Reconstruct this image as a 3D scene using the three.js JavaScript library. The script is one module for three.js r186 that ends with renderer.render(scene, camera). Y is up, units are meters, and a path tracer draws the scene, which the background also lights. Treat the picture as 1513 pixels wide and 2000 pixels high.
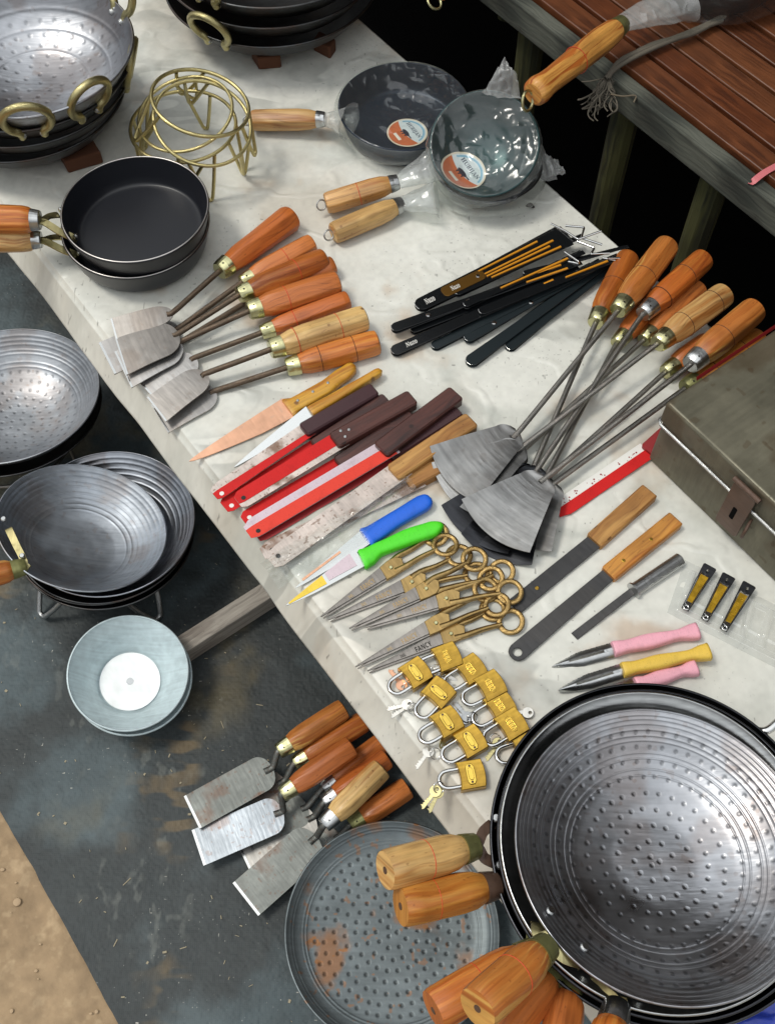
import * as THREE from 'three';
import { RoundedBoxGeometry } from 'three/addons/geometries/RoundedBoxGeometry.js';
import { mergeGeometries, toCreasedNormals } from 'three/addons/utils/BufferGeometryUtils.js';
import { FontLoader } from 'three/addons/loaders/FontLoader.js';
import { TextGeometry } from 'three/addons/geometries/TextGeometry.js';

// ---------- camera, sky, sun, exposure ----------
const V = (x, y, z) => new THREE.Vector3(x, y, z), Y = V(0, 1, 0), PI = Math.PI;
const scene = new THREE.Scene();
const FOC = 2100, TILT = 60 * PI / 180, EYE = V(0, 1.56, 0);
const camera = new THREE.PerspectiveCamera(2 * Math.atan(1000 / FOC) * 180 / PI, 774 / 1024, 0.05, 400);
camera.position.copy(EYE); camera.rotation.set(-TILT, 0, 0);
const renderer = new THREE.WebGLRenderer({ antialias: true });
renderer.toneMapping = THREE.LinearToneMapping; renderer.toneMappingExposure = 1.12;
renderer.shadowMap.enabled = true;
{ // an even overcast sky, brighter towards the zenith, and what the ground throws back below the horizon
  const w = 128, h = 64, d = new Float32Array(w * h * 4);
  for (let j = 0; j < h; j++) for (let i = 0; i < w; i++) {
    const el = ((j + 0.5) / h - 0.5) * PI, k = (j * w + i) * 4, s = Math.sin(el);
    const L = s > 0 ? 0.17 + 1.22 * Math.pow(s, 1.2) : 0.13;
    d[k] = L * (s > 0 ? 0.97 : 1.0); d[k + 1] = L * (s > 0 ? 1.0 : 0.9); d[k + 2] = L * (s > 0 ? 1.02 : 0.75); d[k + 3] = 1;
  }
  const t = new THREE.DataTexture(d, w, h, THREE.RGBAFormat, THREE.FloatType);
  t.mapping = THREE.EquirectangularReflectionMapping; t.magFilter = t.minFilter = THREE.LinearFilter; t.needsUpdate = true;
  scene.background = t; scene.environment = t; scene.environmentIntensity = 1;
}
const sun = new THREE.DirectionalLight(new THREE.Color(1, 0.95, 0.86), 1.4);
sun.position.set(-1.3, 3, -0.9); sun.target.position.set(0, 0.4, -0.8); sun.castShadow = true; sun.shadow.radius = 26;
Object.assign(sun.shadow.camera, { left: -2, right: 2, top: 2, bottom: -2, near: 0.1, far: 8 }); sun.shadow.mapSize.set(2048, 2048);
scene.add(sun, sun.target);

// ---------- helpers ----------
let seed = 7; const rnd = (a = 0, b = 1) => { seed = (Math.imul(seed, 1664525) + 1013904223) >>> 0; return a + (b - a) * seed / 4294967296; };
const R_ = V(1, 0, 0), F_ = V(0, -Math.sin(TILT), -Math.cos(TILT)), U_ = V(0, Math.cos(TILT), -Math.sin(TILT));
// the point of the level plane y = h seen at a pixel of the 1513 x 2000 photograph: real metres on the table, the bench or the ground
function at(px, py, h) {
  const d = F_.clone().addScaledVector(R_, (px - 756.5) / FOC).addScaledVector(U_, (1000 - py) / FOC);
  return EYE.clone().addScaledVector(d, (h - EYE.y) / d.y);
}
const perM = (P) => FOC / P.clone().sub(EYE).dot(F_);       // photograph pixels per metre at a point
const TABLE = 0.46, GROUND = 0.008, BENCH = 0.57;
const D = V(0.595, 0, 0.8037), N = V(0.8037, 0, -0.595);     // along the table's front edge (towards us), and across it (away)
const sn = (s, n, h) => V(D.x * s + N.x * n, h, D.z * s + N.z * n);
const clamp = (x, a = 0, b = 1) => Math.min(b, Math.max(a, x)), lerp = (a, b, t) => a + (b - a) * t, sm = (a, b, x) => { const t = clamp((x - a) / (b - a)); return t * t * (3 - 2 * t); };
const hash = (x, y, s) => { let h = Math.imul(x, 374761393) ^ Math.imul(y, 668265263) ^ Math.imul(s, 1274126177); h = Math.imul(h ^ (h >>> 13), 1274126177); return ((h ^ (h >>> 16)) >>> 0) / 4294967296; };
function vn(u, v, p, q, s) {                                 // value noise that tiles over the unit square
  const x = u * p, y = v * q, i = Math.floor(x), j = Math.floor(y); let a = x - i, b = y - j; a = a * a * (3 - 2 * a); b = b * b * (3 - 2 * b);
  const m = (k, n) => ((k % n) + n) % n, i0 = m(i, p), i1 = m(i + 1, p), j0 = m(j, q), j1 = m(j + 1, q);
  return lerp(lerp(hash(i0, j0, s), hash(i1, j0, s), a), lerp(hash(i0, j1, s), hash(i1, j1, s), a), b);
}
function fbm(u, v, p, q, s, o = 4) { let t = 0, a = 0.5, n = 0; for (let k = 0; k < o; k++) { t += a * vn(u, v, p << k, q << k, s + k * 17); n += a; a *= 0.5; } return t / n; }
const toS = (x) => { x = clamp(x); return 255 * (x <= 0.0031308 ? 12.92 * x : 1.055 * Math.pow(x, 1 / 2.4) - 0.055); };
function tex(w, h, size, fn, color = true) {                 // size: metres covered, [across, along]
  const d = new Uint8Array(w * h * 4);
  for (let j = 0; j < h; j++) for (let i = 0; i < w; i++) {
    const c = fn((i + 0.5) / w, (j + 0.5) / h), k = (j * w + i) * 4;
    if (color) { d[k] = toS(c[0]); d[k + 1] = toS(c[1]); d[k + 2] = toS(c[2]); } else d[k] = d[k + 1] = d[k + 2] = 255 * clamp(c);
    d[k + 3] = 255;
  }
  const t = new THREE.DataTexture(d, w, h, THREE.RGBAFormat); if (color) t.colorSpace = THREE.SRGBColorSpace;
  t.wrapS = t.wrapT = THREE.RepeatWrapping; t.magFilter = THREE.LinearFilter; t.minFilter = THREE.LinearMipmapLinearFilter; t.generateMipmaps = true;
  t.repeat.set(1 / size[0], 1 / size[1]); t.needsUpdate = true; return t;
}
const mix3 = (a, b, t) => [lerp(a[0], b[0], t), lerp(a[1], b[1], t), lerp(a[2], b[2], t)];
const std = (o) => { const c = o.c; delete o.c; const m = new THREE.MeshPhysicalMaterial({ side: THREE.DoubleSide, ...o }); if (c) m.color.setRGB(...c); return m; };

// ---------- materials ----------
const woodBump = tex(128, 256, [0.1, 0.16], (u, v) => fbm(u, v, 40, 3, 3, 3), false);
const metalRough = tex(512, 512, [0.3, 0.3], (u, v) => 0.5 + 0.45 * fbm(u, v, 6, 6, 70, 5), false);
const metalBump = tex(512, 512, [0.2, 0.2], (u, v) => fbm(u, v, 10, 60, 90, 3) * 0.6 + fbm(u, v, 12, 12, 91, 3) * 0.4, false);
function wood(light, dark, s, o = {}) {
  const map = tex(256, 512, [0.1, 0.16], (u, v) => {
    const warp = fbm(u, v, 2, 2, s, 3) - 0.5;
    const g = fbm(u + warp * 0.25, v, 26, 2, s + 3, 4), fine = fbm(u, v, 64, 6, s + 9, 2);
    const heart = sm(o.h0 ?? 0.42, o.h1 ?? 0.62, fbm(u + warp * 0.2, v, 2, 1, s + 21, 3) * 0.75 + g * 0.25);
    let c = mix3(light, dark, heart * 0.85 + (g - 0.5) * 0.5);
    const vein = sm(0.6, 0.8, g) * 0.5, crack = sm(0.74, 0.84, fbm(u + warp * 0.3, v, 30, 1, s + 31, 4)) * 0.4;
    c = mix3(c, [dark[0] * 0.35, dark[1] * 0.3, dark[2] * 0.3], clamp(vein * 0.5 + crack));
    const kx = u - 0.3 - 0.4 * hash(s, 1, 5), ky = (v - hash(s, 2, 5)) * 1.6, kr = Math.hypot(kx, ky);
    c = mix3(c, [dark[0] * 0.25, dark[1] * 0.2, dark[2] * 0.2], sm(0.04, 0.015, kr + (g - 0.5) * 0.02) * 0.8);
    const grime = sm(0.5, 0.75, fbm(u, v, 3, 3, s + 41, 4)) * 0.45 + sm(0.8, 0.9, fbm(u, v, 50, 30, s + 43, 2)) * 0.5; c = mix3(c, [c[0] * 0.42, c[1] * 0.36, c[2] * 0.34], grime);
    const k = 0.82 + 0.36 * fine; return [c[0] * k, c[1] * k, c[2] * k];
  });
  return std({ map, bumpMap: woodBump, bumpScale: 0.0005, roughness: o.rough ?? 0.46, clearcoat: o.coat ?? 0.22, clearcoatRoughness: 0.3 });
}
function metal(base, s, o = {}) {
  const rust = o.rust ?? 0, rc = o.rc ?? [0.16, 0.07, 0.035];
  const size = o.size ?? 0.3, map = tex(512, 512, [size, size], (u, v) => {
    const a = fbm(u, v, 4, 4, s, 5), b = fbm(u, v, 32, 32, s + 5, 3), sc = fbm(u, v, o.sx ?? 6, o.sy ?? 90, s + 8, 2);
    const k = 1 + (a - 0.5) * (o.vary ?? 0.7) + (b - 0.5) * 0.25 + (sc - 0.5) * (o.scr ?? 0.25);
    let c = [base[0] * k, base[1] * k, base[2] * k];
    const r = rust * sm(0.52, 0.68, fbm(u, v, 5, 5, s + 40, 5)) + rust * 0.7 * sm(0.74, 0.8, fbm(u, v, 40, 40, s + 50, 2));
    return mix3(c, rc, clamp(r));
  });
  return std({ map, roughness: clamp((o.rough ?? 0.35) / 0.72), roughnessMap: metalRough, metalness: o.metal ?? 1, bumpMap: metalBump, bumpScale: o.bump ?? 0.00025 });
}
const crinkle = tex(512, 512, [0.26, 0.26], (u, v) => { const a = fbm(u, v, 3, 3, 901, 2) - 0.5, b = fbm(u, v, 4, 4, 903, 2) - 0.5, q = 1 - Math.abs(2 * fbm(u + a * 0.2, v + b * 0.2, 6, 5, 905, 3) - 1), r = 1 - Math.abs(2 * fbm(u + b * 0.2, v, 11, 13, 907, 2) - 1); return 0.7 * Math.pow(q, 3) + 0.3 * Math.pow(r, 3); }, false);
const scuff = tex(512, 512, [0.07, 0.07], (u, v) => { let k = 0.9 + 0.12 * fbm(u, v, 4, 4, 921, 4) - 0.12 * sm(0.55, 0.75, fbm(u, v, 5, 5, 923, 5)) - 0.35 * sm(0.9, 0.97, fbm(u, v, 70, 70, 925, 1)) - 0.06 * sm(0.86, 0.96, 1 - Math.abs(2 * fbm(u, v, 8, 40, 927, 3) - 1)); return [k, k * 0.985, k * 0.96]; });
const M = {
  orange: wood([0.62, 0.24, 0.042], [0.43, 0.11, 0.014], 11),
  redwood: wood([0.5, 0.15, 0.032], [0.27, 0.055, 0.011], 23),
  pale: wood([0.64, 0.4, 0.15], [0.48, 0.2, 0.045], 37, { h0: 0.55, h1: 0.75 }),
  mixed: wood([0.6, 0.32, 0.08], [0.4, 0.115, 0.018], 53, { h0: 0.46, h1: 0.54 }),
  amber: wood([0.5, 0.22, 0.04], [0.38, 0.115, 0.014], 61),
  plank: wood([0.45, 0.24, 0.07], [0.3, 0.13, 0.03], 71, { coat: 0.05, rough: 0.6 }),
  walnut: wood([0.075, 0.022, 0.016], [0.04, 0.012, 0.01], 83, { coat: 0.1, rough: 0.5 }),
  purple: std({ c: [0.045, 0.014, 0.018], map: scuff, roughness: 0.4 }),
  greywood: wood([0.32, 0.29, 0.25], [0.16, 0.14, 0.12], 97, { coat: 0, rough: 0.85 }),
  slat: wood([0.125, 0.04, 0.014], [0.06, 0.018, 0.007], 103, { coat: 0.15, rough: 0.45 }),
  rail: wood([0.1, 0.105, 0.085], [0.035, 0.04, 0.033], 113, { coat: 0, rough: 0.9 }),
  pole: wood([0.06, 0.062, 0.02], [0.02, 0.022, 0.01], 127, { coat: 0, rough: 0.85 }),
  steel: metal([0.31, 0.29, 0.27], 201, { rough: 0.42, rust: 0.25, rc: [0.2, 0.14, 0.1] }),
  wok: metal([0.33, 0.35, 0.385], 211, { rough: 0.34, rust: 0.3, vary: 0.8, rc: [0.17, 0.11, 0.08] }),
  wokBright: metal([0.36, 0.39, 0.43], 221, { rough: 0.5, vary: 0.5, rust: 0.3, rc: [0.26, 0.19, 0.15] }),
  palta: metal([0.33, 0.33, 0.325], 205, { rough: 0.4, vary: 1.0, rust: 0.2, rc: [0.13, 0.1, 0.08], scr: 0.5, sx: 4, sy: 60 }),
  wokDark: metal([0.085, 0.088, 0.09], 231, { rough: 0.42, rust: 0.35, rc: [0.09, 0.05, 0.03] }),
  tawa: metal([0.15, 0.18, 0.195], 241, { rough: 0.46, rust: 0.8, vary: 0.6, rc: [0.26, 0.13, 0.06], metal: 0.7 }),
  nonstick: std({ c: [0.011, 0.012, 0.016], roughness: 0.34, specularIntensity: 0.8 }),
  tealPan: std({ c: [0.012, 0.045, 0.048], roughness: 0.36, metalness: 0.45 }),
  navyPan: std({ c: [0.009, 0.018, 0.034], roughness: 0.36, metalness: 0.4 }),
  panEdge: std({ c: [0.55, 0.52, 0.5], roughness: 0.35, metalness: 1 }),
  ironBlack: metal([0.05, 0.052, 0.058], 251, { rough: 0.38 }),
  rustSteel: metal([0.33, 0.32, 0.3], 261, { rough: 0.42, rust: 0.55, rc: [0.15, 0.085, 0.05] }),
  blade: metal([0.42, 0.41, 0.4], 271, { rough: 0.45, rust: 0.2, rc: [0.2, 0.12, 0.07], metal: 0.9 }),
  cleaver: metal([0.17, 0.18, 0.17], 281, { rough: 0.46, rust: 0.5, rc: [0.13, 0.065, 0.04], metal: 0.8, size: 0.2, scr: 0.12 }),
  cleaverBlue: metal([0.3, 0.33, 0.36], 285, { rough: 0.42, rust: 0.45, rc: [0.2, 0.11, 0.07], metal: 0.85, size: 0.2, scr: 0.12, vary: 0.8 }),
  oldBlade: metal([0.55, 0.48, 0.44], 291, { rough: 0.6, rust: 0.9, rc: [0.2, 0.115, 0.075], metal: 0.3, size: 0.14, vary: 0.7 }),
  ironBrown: metal([0.15, 0.115, 0.085], 301, { rough: 0.5, rust: 0.6, rc: [0.11, 0.06, 0.035], metal: 0.8 }),
  rod: metal([0.28, 0.27, 0.25], 311, { rough: 0.38, rust: 0.15 }),
  file: metal([0.06, 0.06, 0.062], 321, { rough: 0.5, metal: 0.6, rust: 0.2, rc: [0.1, 0.09, 0.08] }),
  brass: metal([0.58, 0.5, 0.24], 331, { rough: 0.33, vary: 0.4 }),
  oldBrass: metal([0.46, 0.41, 0.21], 341, { rough: 0.35, vary: 0.5, rust: 0.3, rc: [0.16, 0.12, 0.05] }),
  ferrule: metal([0.5, 0.48, 0.27], 351, { rough: 0.28, vary: 0.4 }),
  olive: metal([0.2, 0.2, 0.08], 361, { rough: 0.4, metal: 0.6 }),
  scissorBrass: metal([0.42, 0.285, 0.115], 371, { rough: 0.33, vary: 0.8 }),
  scissorSteel: metal([0.27, 0.25, 0.23], 381, { rough: 0.42, vary: 0.5, metal: 0.85 }),
  lockBrass: metal([0.52, 0.32, 0.055], 391, { rough: 0.3, vary: 0.5, rust: 0.2, rc: [0.25, 0.14, 0.04], scr: 0.35, sx: 90, sy: 4, size: 0.12 }),
  emblem: std({ c: [0.75, 0.52, 0.1], metalness: 1, roughness: 0.2 }),
  chrome: std({ c: [0.62, 0.62, 0.61], metalness: 1, roughness: 0.14 }),
  greySteel: metal([0.45, 0.46, 0.46], 401, { rough: 0.3, vary: 0.3 }),
  keySteel: metal([0.62, 0.6, 0.55], 411, { rough: 0.28, vary: 0.3 }),
  zinc: metal([0.5, 0.595, 0.62], 421, { rough: 0.5, metal: 0.2, vary: 0.35, bump: 0.00008 }),
  zincFloor: metal([0.88, 0.9, 0.9], 431, { rough: 0.55, metal: 0.1, vary: 0.12, scr: 0.1 }),
  trunk: metal([0.165, 0.155, 0.112], 441, { rough: 0.52, metal: 0.45, rust: 0.75, bump: 0.0008, rc: [0.1, 0.075, 0.045], vary: 0.8, size: 0.4 }),
  hasp: metal([0.1, 0.06, 0.042], 451, { rough: 0.45, metal: 0.25 }),
  red: std({ c: [0.58, 0.014, 0.014], map: scuff, roughness: 0.6, specularIntensity: 0.5 }),
  red2: std({ c: [0.7, 0.055, 0.035], map: scuff, roughness: 0.6, specularIntensity: 0.5 }),
  darkRed: std({ c: [0.26, 0.012, 0.014], roughness: 0.5 }),
  mustard: wood([0.56, 0.3, 0.03], [0.42, 0.16, 0.015], 131, { coat: 0.3 }),
  copper: metal([0.75, 0.42, 0.27], 461, { rough: 0.35, vary: 0.4, scr: 0.05, metal: 0.55, rust: 0.3, rc: [0.35, 0.3, 0.26] }),
  mirror: std({ c: [0.6, 0.61, 0.6], metalness: 1, roughness: 0.22 }),
  blue: std({ c: [0.012, 0.13, 0.72], map: scuff, roughness: 0.42 }),
  green: std({ c: [0.08, 0.72, 0.02], map: scuff, roughness: 0.5 }),
  pink: std({ c: [0.85, 0.42, 0.52], map: scuff, roughness: 0.5 }),
  yellow: std({ c: [0.78, 0.53, 0.08], map: scuff, roughness: 0.5 }),
  yellowPrint: std({ c: [0.8, 0.58, 0.06], map: scuff, roughness: 0.4, metalness: 0.2 }),
  lilac: std({ c: [0.6, 0.5, 0.56], map: scuff, roughness: 0.35, metalness: 0.4 }),
  gloss: std({ c: [0.006, 0.007, 0.008], roughness: 0.16 }),
  tealBlack: std({ c: [0.02, 0.028, 0.032], roughness: 0.28, metalness: 0.4 }),
  tongOrange: std({ c: [0.55, 0.23, 0.015], roughness: 0.3, clearcoat: 0.5 }),
  gold: metal([0.5, 0.3, 0.02], 471, { rough: 0.3, vary: 0.9, metal: 0.6, size: 0.03 }),
  goldLabel: std({ c: [0.2, 0.1, 0.02], roughness: 0.25, metalness: 0.7 }),
  white: std({ c: [0.75, 0.74, 0.7], roughness: 0.6 }),
  dark: std({ c: [0.012, 0.011, 0.01], roughness: 0.7 }),
  black: std({ c: [0.005, 0.005, 0.005], roughness: 1, specularIntensity: 0.1 }),
  ringRed: std({ c: [0.6, 0.06, 0.02], roughness: 0.5 }),
  ringDark: std({ c: [0.05, 0.018, 0.008], roughness: 0.6 }),
  film: std({ c: [0.96, 0.98, 0.97], transmission: 0.98, thickness: 0, roughness: 0.17, ior: 1.55, bumpMap: crinkle, bumpScale: 0.0024 }),
  filmWhite: std({ c: [0.88, 0.9, 0.89], transmission: 0.8, thickness: 0, roughness: 0.2, ior: 1.6, bumpMap: crinkle, bumpScale: 0.004 }),
  clear: std({ c: [0.94, 0.95, 0.95], transmission: 0.9, thickness: 0, roughness: 0.06, ior: 1.75 }),
  rope: std({ c: [0.13, 0.115, 0.09], roughness: 1 }),
  ribbon: std({ c: [0.7, 0.2, 0.22], roughness: 0.5, transmission: 0.2, thickness: 0 }),
  brick: std({ c: [0.1, 0.038, 0.018], roughness: 0.95 }),
  bluePlastic: std({ c: [0.03, 0.06, 0.42], roughness: 0.35 }),
  weave: std({ c: [0.16, 0.13, 0.09], roughness: 1 }),
};

M.wokDim = M.wok.clone(); M.wokDim.vertexColors = true; M.tawaDim = M.tawa.clone(); M.tawaDim.vertexColors = true; M.brightDim = M.wokBright.clone(); M.brightDim.vertexColors = true;
// three tones of each wood, so that handles of one kind still differ
for (const k of ['slat', 'orange', 'redwood', 'pale', 'mixed', 'amber']) { const tone = (a, b, c) => { const m = M[k].clone(); m.color.setRGB(a, b, c); return m; }; M[k].tones = [M[k], tone(0.8, 0.76, 0.74), tone(1.1, 1.16, 1.2), tone(0.95, 0.84, 0.74)]; }
let toneAt = 0; const toned = (m) => m.tones ? m.tones[(toneAt++ * 3 + (toneAt >> 2)) % 4] : m;

// ---------- objects and parts ----------
const names = {}, origin = new WeakMap();
function nm(n) { const k = names[n] = (names[n] ?? -1) + 1; return k ? n + '_' + String(k).padStart(3, '0') : n; }
function thing(name, label, category, group, O) {
  const g = new THREE.Group(); g.name = nm(name); g.position.copy(O); g.userData = { label, category }; if (group) g.userData.group = group;
  origin.set(g, O.clone()); scene.add(g); return g;
}
function part(t, name, geo, mat, label) {                    // geo in world coordinates; t a thing or one of its parts
  const o = origin.get(t); geo.translate(-o.x, -o.y, -o.z);
  const m = new THREE.Mesh(geo, mat); m.name = name; m.castShadow = m.receiveShadow = true; if (label) m.userData.label = label;
  origin.set(m, o); t.add(m); return m;
}
function single(name, label, category, group, geo, mat, O, kind) {
  geo.translate(-O.x, -O.y, -O.z); const m = new THREE.Mesh(geo, mat); m.name = nm(name); m.position.copy(O); m.castShadow = m.receiveShadow = true;
  m.userData = kind === 'structure' ? { kind } : { label, category }; if (kind === 'stuff') m.userData.kind = kind; if (group) m.userData.group = group;
  scene.add(m); origin.set(m, O.clone()); return m;
}
function frame(A, B, roll = 0, up = Y) {                     // x from A to B, y as near up as can be
  const x = B.clone().sub(A).normalize(), z = x.clone().cross(up).normalize(), y = z.clone().cross(x);
  const m = new THREE.Matrix4().makeBasis(x, y, z); if (roll) m.multiply(new THREE.Matrix4().makeRotationX(roll)); return m.setPosition(A);
}
const shift = (g) => { const u = g.attributes.uv, a = rnd(), b = rnd(); if (u) for (let i = 0; i < u.count; i++) u.setXY(i, u.getX(i) + a, u.getY(i) + b); return g; };
// a turned solid along x: profile of [x, r]
function lathe(prof, seg = 22, crease = 0.6) {
  const pos = [], uv = [], idx = []; let rm = 0.001; for (const p of prof) rm = Math.max(rm, p[1]);
  let acc = 0;
  prof.forEach(([x, r], i) => { if (i) acc += Math.hypot(x - prof[i - 1][0], r - prof[i - 1][1]); for (let k = 0; k <= seg; k++) { const a = k / seg * 2 * PI; pos.push(x, r * Math.cos(a), r * Math.sin(a)); uv.push(a * rm, acc); } });
  for (let i = 0; i < prof.length - 1; i++) for (let k = 0; k < seg; k++) { const a = i * (seg + 1) + k, b = a + seg + 1; idx.push(a, b + 1, b, a, a + 1, b + 1); }
  const g = new THREE.BufferGeometry(); g.setAttribute('position', new THREE.Float32BufferAttribute(pos, 3)); g.setAttribute('uv', new THREE.Float32BufferAttribute(uv, 2)); g.setIndex(idx);
  const q = toCreasedNormals(g, crease), p = q.attributes.position, t = q.attributes.uv;                      // end caps show end grain, not radial streaks
  for (let i = 0; i < p.count; i += 3) { const x = p.getX(i); if (Math.abs(p.getX(i + 1) - x) < 1e-6 && Math.abs(p.getX(i + 2) - x) < 1e-6) for (let k = i; k < i + 3; k++) t.setXY(k, p.getY(k) * 0.8 + p.getZ(k) * 0.3, p.getZ(k) * 0.5); }
  return shift(q);
}
// a plate: fn(u, v) gives the local point of its upper face, th its thickness
function sheet(nu, nv, fn, th = 0.001, uvk = 1) {
  const P = []; for (let i = 0; i <= nu; i++) for (let j = 0; j <= nv; j++) { const p = fn(i / nu, j / nv); P.push(p); }
  const pos = [], uv = [], idx = [], W = nv + 1, add = (p, dy) => { pos.push(p[0], p[1] - dy, p[2]); uv.push(p[2] * uvk, p[0] * uvk); return pos.length / 3 - 1; };
  for (const p of P) add(p, 0);
  for (let i = 0; i < nu; i++) for (let j = 0; j < nv; j++) { const a = i * W + j; idx.push(a, a + 1, a + W, a + 1, a + W + 1, a + W); }
  if (th > 0) {
    const o = P.length; for (const p of P) add(p, th);
    for (let i = 0; i < nu; i++) for (let j = 0; j < nv; j++) { const a = o + i * W + j; idx.push(a, a + W, a + 1, a + 1, a + W, a + W + 1); }
    const edge = (list, flip) => { for (let k = 0; k < list.length - 1; k++) { const a = add(P[list[k]], 0), b = add(P[list[k + 1]], 0), c = add(P[list[k]], th), d = add(P[list[k + 1]], th); flip ? idx.push(a, c, b, b, c, d) : idx.push(a, b, c, b, d, c); } };
    const L = [], T = [], Rr = [], B = []; for (let i = 0; i <= nu; i++) { L.push(i * W); Rr.push(i * W + nv); } for (let j = 0; j <= nv; j++) { T.push(j); B.push(nu * W + j); }
    edge(L, false); edge(Rr, true); edge(T, true); edge(B, false);
  }
  const g = new THREE.BufferGeometry(); g.setAttribute('position', new THREE.Float32BufferAttribute(pos, 3)); g.setAttribute('uv', new THREE.Float32BufferAttribute(uv, 2)); g.setIndex(idx); g.computeVertexNormals(); return shift(g);
}
const uvX = (g) => { if (g.index) g = g.toNonIndexed(); const p = g.attributes.position, n = g.attributes.normal, u = new Float32Array(p.count * 2); for (let i = 0; i < p.count; i++) { const a = Math.abs(n.getX(i)), b = Math.abs(n.getY(i)), c = Math.abs(n.getZ(i)); u[2 * i] = b > c ? p.getZ(i) : p.getY(i); u[2 * i + 1] = a > b && a > c ? p.getZ(i) : p.getX(i); } g.setAttribute('uv', new THREE.BufferAttribute(u, 2)); return shift(g); };
// a flat outline [x, z] with thickness and chamfer, its upper face at y = top
function plate(pts, th, bev = 0.0004, holes = [], seg = 8) {
  const s = pts instanceof THREE.Shape ? pts : new THREE.Shape(pts.map((p) => new THREE.Vector2(p[0], p[1])));
  for (const [x, z, r] of holes) { const h = new THREE.Path(); h.absarc(x, z, r, 0, 2 * PI, true); s.holes.push(h); }
  const g = new THREE.ExtrudeGeometry(s, { depth: Math.max(th - 2 * bev, 1e-5), bevelEnabled: bev > 0, bevelThickness: bev, bevelSize: bev, bevelOffset: -bev, bevelSegments: 1, curveSegments: seg });
  g.translate(0, 0, bev); g.rotateX(PI / 2); g.translate(0, th, 0); return uvX(g);   // now x, z in plan, y from 0 to th
}
const rrect = (x0, x1, z0, z1, r) => { const s = new THREE.Shape(); s.moveTo(x0 + r, z0); s.lineTo(x1 - r, z0); s.absarc(x1 - r, z0 + r, r, -PI / 2, 0); s.lineTo(x1, z1 - r); s.absarc(x1 - r, z1 - r, r, 0, PI / 2); s.lineTo(x0 + r, z1); s.absarc(x0 + r, z1 - r, r, PI / 2, PI); s.lineTo(x0, z0 + r); s.absarc(x0 + r, z0 + r, r, PI, PI * 1.5); return s; };
const wire = (pts, r, n = 40, rs = 7, closed = false, tens = 0.5) => shift(new THREE.TubeGeometry(new THREE.CatmullRomCurve3(pts, closed, 'catmullrom', tens), n, r, rs, closed));
const disc = (r, h, seg = 14) => lathe([[0, 0], [0, r], [h * 0.5, r], [h, r * 0.72], [h, 0]], seg).rotateZ(PI / 2);   // a low rivet, up along y
const put = (g, P, m) => m ? g.applyMatrix4(m) : g.translate(P.x, P.y, P.z);
const merge = (a) => mergeGeometries(a.map((g) => { const q = g.index ? g.toNonIndexed() : g; for (const k of Object.keys(q.attributes)) if (!['position', 'normal', 'uv'].includes(k)) q.deleteAttribute(k); return q; }));
function torus(P, normal, R, r, seg = 28, rs = 8, flat = 1) { const g = new THREE.TorusGeometry(R, r, rs, seg); if (flat !== 1) g.scale(1, 1, flat); g.applyQuaternion(new THREE.Quaternion().setFromUnitVectors(V(0, 0, 1), normal.clone().normalize())); return g.translate(P.x, P.y, P.z); }
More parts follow.
